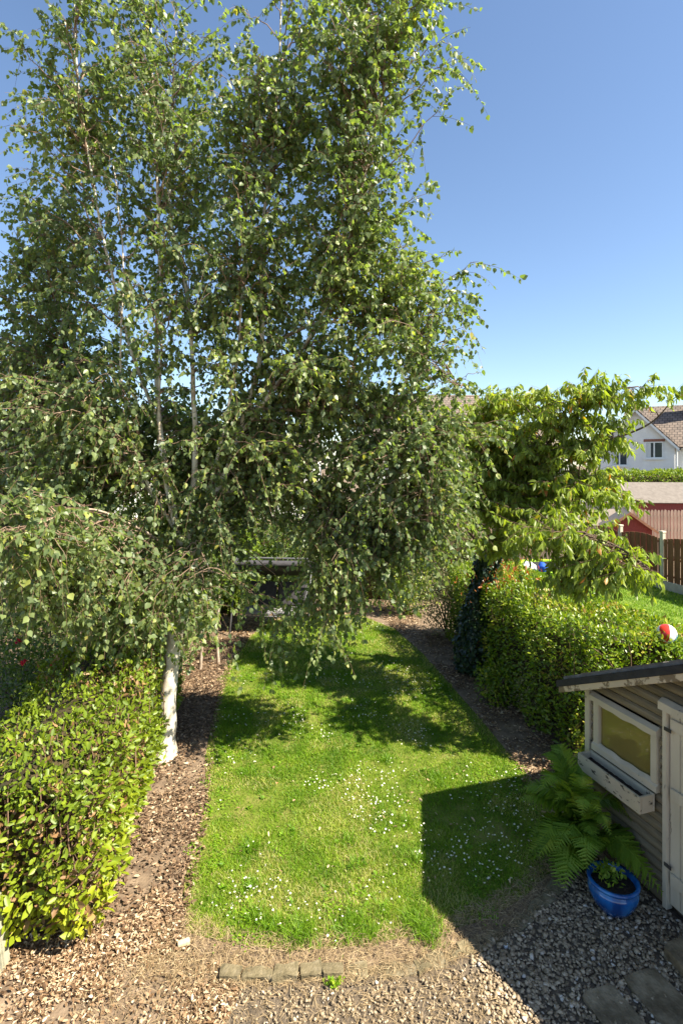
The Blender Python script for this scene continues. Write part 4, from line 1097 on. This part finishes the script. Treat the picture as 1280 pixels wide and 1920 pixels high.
for az, L, rise, sag in [(200,.72,.62,.15),(222,.70,.68,.22),(240,.62,.70,.22),(180,.72,.75,.18),(160,.70,.85,.15),(215,.55,.92,.10),(242,.50,.88,.12),(268,.50,.82,.14),(130,.55,1.0,.1),(95,.5,1.0,.05),(60,.45,.9,.1),(320,.52,.75,.25),(190,.80,.42,.15),(228,.80,.42,.25),(295,.80,.58,.40),(205,.5,.75,.05),(255,.42,.98,.02),(195,.68,.52,.2),(212,.78,.52,.22),(236,.72,.52,.28),(170,.65,.65,.1),(308,.85,.60,.42),(272,.48,.62,.2),(150,.5,.9,.1),(285,.5,.9,.1)]:
    az += rng.normal()*5
    frond(math.radians(az), L*(.92+.16*rng.random()), rise*(.9+.2*rng.random()), sag, rng.normal()*.05, rng.normal()*.05)

M['slab'] = noise_mat('slab', [(0.32, (.085, .062, .034)), (.5, (.20, .152, .092)), (.7, (.33, .26, .165))], scale=7, detail=10, rough=.9, bump=.5, bump_scale=40)
M['mossy'] = noise_mat('mossy', [(0.3, (.085, .068, .034)), (.5, (.18, .145, .082)), (.75, (.27, .225, .15))], scale=9, detail=10, rough=.9, bump=.6, bump_scale=45, per_object=.15)
rzs = math.atan2(-.958, .287)
def rough_block(name, loc, rz, lx, ly, h, mat, bev=.015, jit=.01):
    bm = bmesh.new(); bmesh.ops.create_cube(bm, size=1)
    bmesh.ops.subdivide_edges(bm, edges=bm.edges[:], cuts=4, use_grid_fill=True)
    for v in bm.verts:
        v.co = Vector((v.co.x*lx, v.co.y*ly, (v.co.z+.5)*h))
    arr = np.array([v.co for v in bm.verts]); off = np.array(loc)
    jx = (np.stack([vnoise(arr+off*3, 9), vnoise(arr+off*3+31, 9), vnoise(arr+off*3+57, 9)], 1)-.5)*2*jit
    c = [abs(v.co.x) > lx*.49 and abs(v.co.y) > ly*.49 for v in bm.verts]
    for v, d, k in zip(bm.verts, jx, c):
        v.co += Vector(d)
        if k: v.co.x *= .95; v.co.y *= .93
    me = bpy.data.meshes.new(name); bm.to_mesh(me); bm.free()
    o = obj(name, me, mat); o.location = loc; o.rotation_euler = (0, 0, rz); return o
u_ = np.array([.287, -.958]); v_ = np.array([.958, .287])
def slab_at(corner, lu, lv, h, name, label, z=-.02):
    c = np.array(corner)+u_*lu/2+v_*lv/2
    o = rough_block(name, (c[0], c[1], z), rzs, lu, lv, h, M['slab'])
    return tag(o, label, 'slab', None)
slab_at((1.78, 3.99), .72, .30, .055, 'paving_slab', 'mottled paving slab sunk in the shaded gravel, the one farther from the shed')
slab_at((2.16, 4.12), .85, .32, .055, 'paving_slab', 'mottled paving slab sunk in the gravel, the one nearer the shed door')
slab_at((1.60, 3.72), .5, .14, .045, 'paving_slab', 'narrow stone sliver beside the slab at the bottom edge')
slab_at((2.58, 4.33), .95, .42, .12, 'door_step', 'raised stone step in front of the shed door', -.01)

edge = [(-.93, 4.16), (-.58, 4.15), (-.125, 4.18), (.25, 4.19), (.68, 4.26), (1.0, 4.38), (1.36, 4.53), (1.70, 4.74), (2.0, 5.0), (2.16, 5.22)]
eg = empty('lawn_edging', (0, 0, 0)); tag(eg, 'curved row of mossy edging stones along the front of the lawn', 'edging')
ep = catmull([(x, y, 0) for x, y in edge], 10); cum = np.r_[0, np.cumsum(np.linalg.norm(np.diff(ep, axis=0), axis=1))]
s = 0
k = 0
while s < cum[-1]-.1:
    ln = .13+.26*rng.random()**1.5
    q = [np.interp(s+ln/2, cum, ep[:, i]) for i in range(2)]; a = [np.interp(s, cum, ep[:, i]) for i in range(2)]; b = [np.interp(s+ln, cum, ep[:, i]) for i in range(2)]
    hgt = .060+.02*rng.random() if s < .8 else .028+.020*rng.random()
    o = rough_block('stone', (q[0], q[1], -.015), math.atan2(b[1]-a[1], b[0]-a[0]), ln-.004, .09+.04*rng.random(), hgt, M['mossy'], jit=.022)
    o.parent = eg
    o.rotation_euler.z += rng.normal()*.07; o.rotation_euler.x = rng.normal()*.06; o.rotation_euler.y = rng.normal()*.05; o.location.z -= .012*rng.random()
    s += ln+.006

# ------------------------------------------------------------------ swing seat, trampoline, ball, post
M['dark_canvas'] = noise_mat('dark_canvas', [(0.3, (.045, .042, .046)), (.7, (.070, .066, .072))], scale=8, rough=.9, bump=.3)
M['grey_canvas'] = noise_mat('grey_canvas', [(0.3, (.22, .21, .22)), (.7, (.30, .285, .30))], scale=8, rough=.9, bump=.3)
M['grey_metal'] = noise_mat('grey_metal', [(0.3, (.10, .10, .105)), (.7, (.16, .16, .165))], scale=8, rough=.4, bump=0)
sw = empty('swing_seat', (-1.62, 12.9, 0), math.radians(-6)); tag(sw, 'charcoal garden swing seat with canopy at the far left of the lawn', 'swing seat')
W2 = .92
for s in (-1, 1):
    MB().tube([(s*W2, -.62, 0), (s*W2, -.05, 1.72)], .022, 8).build('leg', M['grey_metal'], sw, smooth=True)
    MB().tube([(s*W2, .55, 0), (s*W2, .05, 1.72)], .022, 8).build('leg', M['grey_metal'], sw, smooth=True)
    MB().tube([(s*(W2-.12), -.02, 1.70), (s*(W2-.16), -.10, .62)], .010, 6).build('hanger', M['grey_metal'], sw)
    mb = MB(); mb.tube([(s*(W2-.14), .22, .95), (s*(W2-.14), -.32, .70), (s*(W2-.14), -.34, .42)], .014, 6).build('arm_rail', M['grey_metal'], sw)
MB().tube([(-W2-.02, 0, 1.72), (W2+.02, 0, 1.72)], .022, 8).build('top_bar', M['grey_metal'], sw)
for s in (-1, 1):
    x0, x1 = sorted((s*.02, s*(W2-.18)))
    MB().box(x0, x1, -.34, .16, .42, .53).build('seat_cushion', M['grey_canvas'], sw, bevel=.03)
    MB().box(x0, x1, -.05, .05, 0, .58, Matrix.Translation((0, .22, .52)) @ Matrix.Rotation(math.radians(-16), 4, 'X')).build('back_cushion', M['dark_canvas'], sw, bevel=.03)
MB().tube([(-(W2-.15), -.36, .41), (W2-.15, -.36, .41)], .018, 8).build('seat_rail', M['grey_metal'], sw)
cn = MB(); rows = []
for y, z in ((-.78, 1.66), (-.80, 1.76), (-.66, 1.80), (-.20, 1.66), (.25, 1.48), (.66, 1.28), (.70, 1.18)):
    rows.append([cn.bm.verts.new((x, y, z-.05*(1-(x/1.0)**2)*(1 if -.6 < y < .6 else .3))) for x in np.linspace(-1.02, 1.02, 9)])
for a, b in zip(rows, rows[1:]):
    for i in range(8): cn.bm.faces.new([a[i], a[i+1], b[i+1], b[i]])
o = cn.build('canopy', M['dark_canvas'], sw, smooth=True); o.modifiers.new('s', 'SOLIDIFY').thickness = .012
# trampoline
M['lime'] = noise_mat('lime', [(0.3, (.35, .62, .03)), (.7, (.45, .72, .05))], scale=5, rough=.5, bump=0)
M['blue_cloth'] = noise_mat('blue_cloth', [(0.3, (.01, .06, .42)), (.7, (.03, .12, .6))], scale=9, rough=.8)
M['black_mat'] = noise_mat('black_mat', [(0.3, (.02, .02, .022)), (.7, (.04, .04, .042))], scale=9, rough=.8)
tr = empty('trampoline', (6.9, 17.5, 0)); tag(tr, 'trampoline with lime-green rim on the neighbouring lawn behind the cherry leaves', 'trampoline')
MB().lathe([(0, .62), (.98, .62), (.98, .605), (0, .605)], 28).build('jumping_mat', M['black_mat'], tr)
MB().lathe([(1.0, .60), (1.0, .66), (1.25, .66), (1.25, .60), (1.0, .60)], 32).build('rim_pad', M['lime'], tr)
for k in range(6):
    a = k*math.pi/3+.3; c_, s_ = math.cos(a)*1.24, math.sin(a)*1.24
    MB().tube([(c_, s_, 0), (c_, s_, .6)], .025, 8).build('leg', M['grey_metal'], tr)
    MB().tube([(c_*1.03, s_*1.03, .58), (c_*1.03, s_*1.03, 2.0)], .022, 8).build('net_pole', M['black_mat'], tr)
MB().lathe([(1.27, 1.97), (1.27, 2.01), (1.30, 2.01), (1.30, 1.97), (1.27, 1.97)], 32).build('net_ring', M['black_mat'], tr)
def cloth_heap(name, label, cat, loc, r, mat):
    bm = bmesh.new(); bmesh.ops.create_icosphere(bm, subdivisions=3, radius=1)
    arr = np.array([v.co for v in bm.verts]); nn = fbm(arr+np.array(loc), 1.8)
    for v, q in zip(bm.verts, nn):
        v.co = Vector((v.co.x*r[0]*(.7+.7*q), v.co.y*r[1]*(.7+.7*q), max(0, v.co.z*r[2]*(.5+q)+r[2]*.3)))
    me = bpy.data.meshes.new(name); bm.to_mesh(me); bm.free(); me.polygons.foreach_set('use_smooth', np.ones(len(me.polygons), bool))
    o = obj(name, me, mat); o.location = loc; return tag(o, label, cat)
cloth_heap('towel', 'crumpled blue towel on the trampoline rim', 'towel', (6.26, 16.58, .662), (.16, .14, .22), M['blue_cloth'])
cloth_heap('towel', 'crumpled white towel beside the blue one on the trampoline', 'towel', (5.93, 16.92, .662), (.22, .2, .18), M['white_paint'])

# ball: coloured panels
bl_ = empty('ball', (4.32, 7.1, 1.74)); tag(bl_, 'red, white and blue ball lying on top of the clipped hedge', 'ball')
M['ball_red'] = noise_mat('ball_red', [(0, (.55, .03, .02)), (1, (.62, .05, .03))], rough=.3, bump=0, spec=.5)
M['ball_white'] = noise_mat('ball_white', [(0, (.75, .75, .73)), (1, (.8, .8, .78))], rough=.3, bump=0, spec=.5)
M['ball_blue'] = noise_mat('ball_blue', [(0, (.08, .28, .55)), (1, (.12, .34, .6))], rough=.3, bump=0, spec=.5)
for k in range(6):
    bm = bmesh.new(); a0 = k*math.pi/3; R_ = .125; grid = []
    for i in range(13):
        th_ = math.pi*i/12
        grid.append([bm.verts.new((R_*math.sin(th_)*math.cos(a0+j*math.pi/18), R_*math.sin(th_)*math.sin(a0+j*math.pi/18), R_*math.cos(th_))) for j in range(7)])
    for i in range(12):
        for j in range(6): bm.faces.new([grid[i][j], grid[i+1][j], grid[i+1][j+1], grid[i][j+1]])
    bmesh.ops.remove_doubles(bm, verts=bm.verts[:], dist=1e-5)
    me = bpy.data.meshes.new('panel'); bm.to_mesh(me); bm.free(); me.polygons.foreach_set('use_smooth', np.ones(len(me.polygons), bool))
    o = obj('panel', me, (M['ball_red'], M['ball_white'], M['ball_blue'], M['ball_white'], M['ball_red'], M['ball_white'])[k], bl_)
bl_.rotation_euler = (math.radians(35), math.radians(-30), math.radians(190))

cp = MB(); cp.box(-.055, .055, -.06, .06, 0, .62); cp.box(-.055, .055, -.045, .045, .62, .66)
o = cp.build('fence_post', noise_mat('old_post', [(.3, (.22, .21, .13)), (.7, (.46, .43, .33))], scale=7, rough=.9), None, bevel=.012); o.location = (-2.71, 4.25, -.06); o.rotation_euler = (math.radians(2), math.radians(-5), .2)
tag(o, 'pale concrete post under the near end of the sunlit hedge', 'post')

# ------------------------------------------------------------------ grass, flowers, litter, gravel
def scatter(poly, n, feather=0.0):
    a = np.array(poly); lo = a.min(0); hi = a.max(0)
    P = lo+(hi-lo)*rng.random((n, 2)); k = inpoly(P, poly)
    return P[k]
def blades(P, h, w, tint, lean=.45):
    n = len(P); th = rng.random(n)*2*np.pi
    s = np.c_[np.cos(th), np.sin(th), np.zeros(n)]
    ld = rng.normal(size=(n, 3))*lean; ld[:, 2] = 0
    B = np.c_[P, np.full(n, .004)]
    m = B+UP*(h*.55)[:, None]+ld*(h*.28)[:, None]; t = B+UP*(h*.9)[:, None]+ld*(h*.95)[:, None]
    V = np.stack([B-s*(w/2)[:, None], B+s*(w/2)[:, None], m+s*(w*.38)[:, None], m-s*(w*.38)[:, None], t], 1).reshape(-1, 3)
    o = (np.arange(n)*5)[:, None]
    return V, [np.array([[0, 1, 2, 3]])+o, np.array([[3, 2, 4]])+o], np.repeat(tint, 5)
gr = Acc()
bb = scatter(LAWN, 520000)
dist = np.hypot(bb[:, 0], bb[:, 1])
keep = rng.random(len(bb)) < np.clip(5.2/dist, .3, 1)**1.4
pd = polydist(bb, LAWN)
dens = fbm(bb, 1.3)*.6+vnoise(bb, 4.5)*.4
keep &= rng.random(len(bb)) < np.clip((dens-.22)*3.2, .25, 1)*np.clip(pd/.22+.12, 0, 1)
bb = bb[keep]; dist = dist[keep]; pd = pd[keep]
lush = fbm(bb, .9); pat = vnoise(bb+20, 3.6)
front = np.clip((6.4-bb[:, 1])/1.9, 0, 1)
tn = .40+.65*(pat-.5)+.22*rng.normal(size=len(bb))*.8+.10*front-.35*(lush-.5)
dry = rng.random(len(bb)) < np.clip((vnoise(bb+51, 2.3)-.52)*2.0, 0, .5)+.10*front+.4*np.clip(1-pd/.15, 0, 1)
tn[dry] = .80+.2*rng.random(dry.sum())
hh = (.020+.024*rng.random(len(bb)))*(.6+.85*lush)*(1+.25*(dist > 8)); ww = (.0035+.0022*rng.random(len(bb)))*np.clip(dist/5.5, 1, 2.2)
gr.add(*blades(bb, hh, ww, np.clip(tn, 0, 1), .6))
# tufts at the front edge and coarse weeds
for k in range(26):
    c = np.array([rng.uniform(-1.2, 1.0), rng.uniform(4.45, 4.75)]) if k < 16 else np.array([rng.uniform(-1.3, 2), rng.uniform(4.8, 7.5)])
    P = c+rng.normal(size=(160, 2))*.055
    gr.add(*blades(P, .05+.06*rng.random(160), .004+.003*rng.random(160), np.clip(.3+.15*rng.normal(size=160), 0, .7), .8))
o = gr.obj('grass', M['grass_blade']); tag(o, 'short green lawn grass in sun and tree shade', 'grass', kind='stuff')
NL = [(5.4, 9.5), (11.8, 9.5), (9.7, 19.0), (8.3, 25), (4.2, 25), (4.6, 12)]
P = scatter(NL, 60000); h = .05+.05*rng.random(len(P))
g2 = Acc(); g2.add(*blades(P, h, .010+.006*rng.random(len(P)), np.clip(.45+.3*(vnoise(P, 2.0)-.5)+.2*rng.normal(size=len(P)), 0, 1)))
o = g2.obj('grass', M['grass_blade']); tag(o, 'mown grass of the neighbouring lawn beside the brown fence', 'grass', kind='stuff')

# rosettes of plantain and clover in the turf
P = scatter(LAWN, 150); P = P[polydist(P, LAWN) > .15]; m = len(P)
c = np.repeat(P, 9, 0)+rng.normal(size=(m*9, 2))*.012; n = len(c); th = rng.random(n)*2*np.pi
wa = Acc(); wa.add(*leaves(np.c_[c, .012+.012*rng.random(n)], np.c_[np.cos(th), np.sin(th), .35+.3*rng.random(n)], randn(n)*.25+UP, .022+.030*rng.random(n), OVAL, np.clip(.18+.2*rng.normal(size=n), 0, .6)))
P = scatter(LAWN, 420); P = P[vnoise(P+33, 1.2) > .5]; m = len(P)
c = np.repeat(P, 40, 0)+rng.normal(size=(m*40, 2))*.06; n = len(c)
wa.add(*leaves(np.c_[c, .022+.012*rng.random(n)], randn(n)*np.array([1, 1, .2]), randn(n)*.3+UP, .014+.010*rng.random(n), OVATE, np.clip(.35+.18*rng.normal(size=n), 0, .8), np.full(n, 1.3)))
o = wa.obj('weeds', M['grass_blade']); tag(o, 'plantain and clover leaves in the lawn', 'weeds', kind='stuff')
# daisies
dz = scatter(LAWN, 16000)
den = np.clip((vnoise(dz+70, 1.6)-.38)*2.6, 0, 1)*np.clip(polydist(dz, LAWN)/.3, 0, 1)*np.where(dz[:, 1] > 8.5, .5, 1)*np.where(dz[:, 0] < -1.0, .4, 1)
dz = dz[rng.random(len(dz)) < den*.55]; n = len(dz)
ang = np.linspace(0, 2*np.pi, 8, endpoint=False)
disc = (np.vstack([[(0, 0, .12)], np.c_[np.cos(ang), np.sin(ang), np.zeros(8)]]), [np.array([(0, k+1, (k+1) % 8+1) for k in range(8)])])
ctr = (np.vstack([[(0, 0, .30)], np.c_[np.cos(ang)*.42, np.sin(ang)*.42, np.full(8, .16)]]), [np.array([(0, k+1, (k+1) % 8+1) for k in range(8)])])
dp = np.c_[dz, .035+.03*rng.random(n)]; dn = randn(n)*.3+UP; dd = randn(n)
sz = .0065+.0045*rng.random(n)
da = Acc(); da.add(*leaves(dp, np.cross(dn, dd), dn, sz, disc, np.zeros(n))); da.add(*leaves(dp, np.cross(dn, dd), dn, sz, ctr, np.ones(n)))
st0 = np.c_[dz, np.zeros(n)]
o = da.obj('daisies', M['petal']); tag(o, 'small white daisies scattered over the lawn', 'daisies', kind='stuff')
print('daisies', n)

# dead straw in front of the lawn
STRAW = [(-1.6, 4.15), (-1.0, 4.05), (0, 4.10), (.7, 4.16), (1.1, 4.32), (1.7, 4.7), (2.1, 5.1), (2.25, 5.45), (2.1, 5.45), (1.6, 5.05), (.95, 4.70), (.4, 4.56), (-.4, 4.52), (-1.0, 4.55), (-1.35, 4.75), (-1.6, 4.6)]
P = scatter(STRAW, 26000); P2 = scatter([(-2.0, 3.3), (1.2, 3.3), (1.2, 4.15), (-1.9, 4.3)], 5000); P = np.vstack([P, P2]); n = len(P)
th = rng.random(n)*2*np.pi
D = np.c_[np.cos(th), np.sin(th), rng.normal(size=n)*.18+.08]
STR = (np.array([(0, -.5, 0), (0, .5, 0), (.5, .5, .06), (1, 0, -.02), (.5, -.5, .06)], float), [np.array([(0, 1, 2, 4)]), np.array([(4, 2, 3)])])
ln = .04+.06*rng.random(n)
sa = Acc(); sa.add(*leaves(np.c_[P, .008+.022*rng.random(n)], D, randn(n)*.4+UP, ln, STR, np.clip(.5+.25*rng.normal(size=n), 0, 1), (.0022+.0016*rng.random(n))/ln))
o = sa.obj('straw', M['straw']); tag(o, 'dead straw-coloured grass between lawn and edging stones', 'straw', kind='stuff')

def litter(name, label, poly, n, size, mat, t0, t1, zmax=.03, tpl=CURL):
    P = scatter(poly, n); n = len(P)
    k = rng.random(n) < np.clip((fbm(P, 1.8)-.28)*3.0+.25*(vnoise(P, 6)-.5), .10, 1); P = P[k]; n = len(P)
    th = rng.random(n)*2*np.pi
    D = np.c_[np.cos(th), np.sin(th), rng.normal(size=n)*.25]
    a = Acc(); a.add(*leaves(np.c_[P, .006+zmax*rng.random(n)], D, randn(n)*.42+UP, size*(.45+.9*rng.random(n)**1.5), tpl, np.clip(t0+(t1-t0)*rng.random(n), 0, 1), .3+.6*rng.random(n)))
    o = a.obj(name, mat); return tag(o, label, 'leaf litter', kind='stuff')
litter('leaf_litter', 'golden brown fallen leaves and chips below the sunlit hedge', [(-3.3, 3.2), (-1.0, 3.2), (-.75, 4.05), (-1.35, 4.5), (-1.45, 4.9), (-1.75, 5.0), (-2.0, 4.6), (-3.3, 4.4)], 36000, .038, M['litter'], .02, .98, .025)
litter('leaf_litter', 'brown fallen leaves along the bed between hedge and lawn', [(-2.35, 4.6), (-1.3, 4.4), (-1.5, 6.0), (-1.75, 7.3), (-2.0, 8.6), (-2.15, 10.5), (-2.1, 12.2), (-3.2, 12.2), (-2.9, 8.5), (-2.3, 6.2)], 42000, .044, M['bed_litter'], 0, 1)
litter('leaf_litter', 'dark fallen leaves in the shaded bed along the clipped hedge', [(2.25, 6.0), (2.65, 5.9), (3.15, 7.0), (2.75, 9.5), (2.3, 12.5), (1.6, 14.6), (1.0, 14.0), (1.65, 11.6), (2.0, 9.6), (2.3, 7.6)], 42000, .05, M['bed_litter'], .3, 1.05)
litter('leaf_litter', 'fallen leaves around and behind the swing seat', [(-3.2, 12.0), (-2.1, 12.2), (-1.7, 13.6), (.5, 14.1), (1.5, 14.5), (1.5, 15.4), (-3.4, 15.4)], 9000, .07, M['litter'], 0, .9)
litter('leaf_litter', 'a few stray brown leaves lying on the lawn', [(-1.4, 4.7), (2.0, 5.0), (2.2, 7.2), (-1.6, 7.2)], 150, .05, M['litter'], .4, 1, .05)

# gravel
def stone_tpl():
    bm = bmesh.new(); bmesh.ops.create_icosphere(bm, subdivisions=1, radius=.5)
    V = np.array([v.co for v in bm.verts]); F = np.array([[v.index for v in f.verts] for f in bm.faces]); bm.free()
    V = V*np.array([1, .72, .42])*(1+.32*(rng.random((len(V), 1))-.5)*2)
    return V, [F]
STPL = [stone_tpl() for _ in range(7)]
def gravel(name, label, poly, n, s0, s1, t0=0, t1=.98, clump=None):
    P = scatter(poly, n)
    if clump: P = P[rng.random(len(P)) < np.clip((fbm(P, clump)-.3)*3.2, .05, 1)]
    a = Acc(); which = rng.integers(0, 7, len(P))
    for q in range(7):
        p = P[which == q]; m = len(p); th = rng.random(m)*2*np.pi
        D = np.c_[np.cos(th), np.sin(th), rng.normal(size=m)*.3]
        a.add(*leaves(np.c_[p, .004+.020*rng.random(m)], D, randn(m)*.4+UP, s0+(s1-s0)*rng.random(m)**2, STPL[q], np.clip(t0+(t1-t0)*rng.random(m)**.9, 0, 1)))
    o = a.obj(name, M['pebble']); return tag(o, label, 'gravel', kind='stuff')
gravel('gravel', 'grey angular gravel in the house shade before the shed', [(1.05, 3.3), (3.3, 3.3), (2.85, 5.05), (2.5, 5.6), (2.24, 5.25), (1.72, 4.72), (1.05, 4.33)], 11500, .022, .055)
gravel('gravel', 'pale stone chippings in the sunny strip below the edging stones', [(-1.7, 3.2), (1.3, 3.2), (1.25, 4.36), (.7, 4.14), (-.2, 4.06), (-1.0, 4.03), (-1.6, 3.8)], 4200, .016, .044, .05, .97, clump=1.6)
# individual finds
o = rough_block('stone', (-1.31, 4.42, .005), .5, .10, .055, .035, M['ball_white'], jit=.012); o.data.materials.clear(); o.data.materials.append(noise_mat('pale_stone', [(0.3, (.46, .37, .22)), (.7, (.60, .50, .32))], scale=12, rough=.8)); tag(o, 'single pale buff stone on the bare ground near the left lawn corner', 'stone')
o = rough_block('stone', (1.36, 4.42, .0), .2, .038, .032, .024, None, jit=.01); o.data.materials.append(M['ball_white']); tag(o, 'single white pebble at the shaded edge of the gravel', 'stone')
wd = empty('weed', (-.05, 4.08, 0)); tag(wd, 'small bright green weed at the edging stones', 'weed')
n = 60; P = np.c_[rng.normal(size=n)*.028, rng.normal(size=n)*.02, .015+.05*rng.random(n)]
acc = Acc(); acc.add(*leaves(P, randn(n)*.6+UP*.3, randn(n)*.3+UP, .03*(.6+.6*rng.random(n)), OVATE, .3+.5*rng.random(n))); acc.obj('foliage', M['grass_blade'], wd)['kind'] = 'stuff'
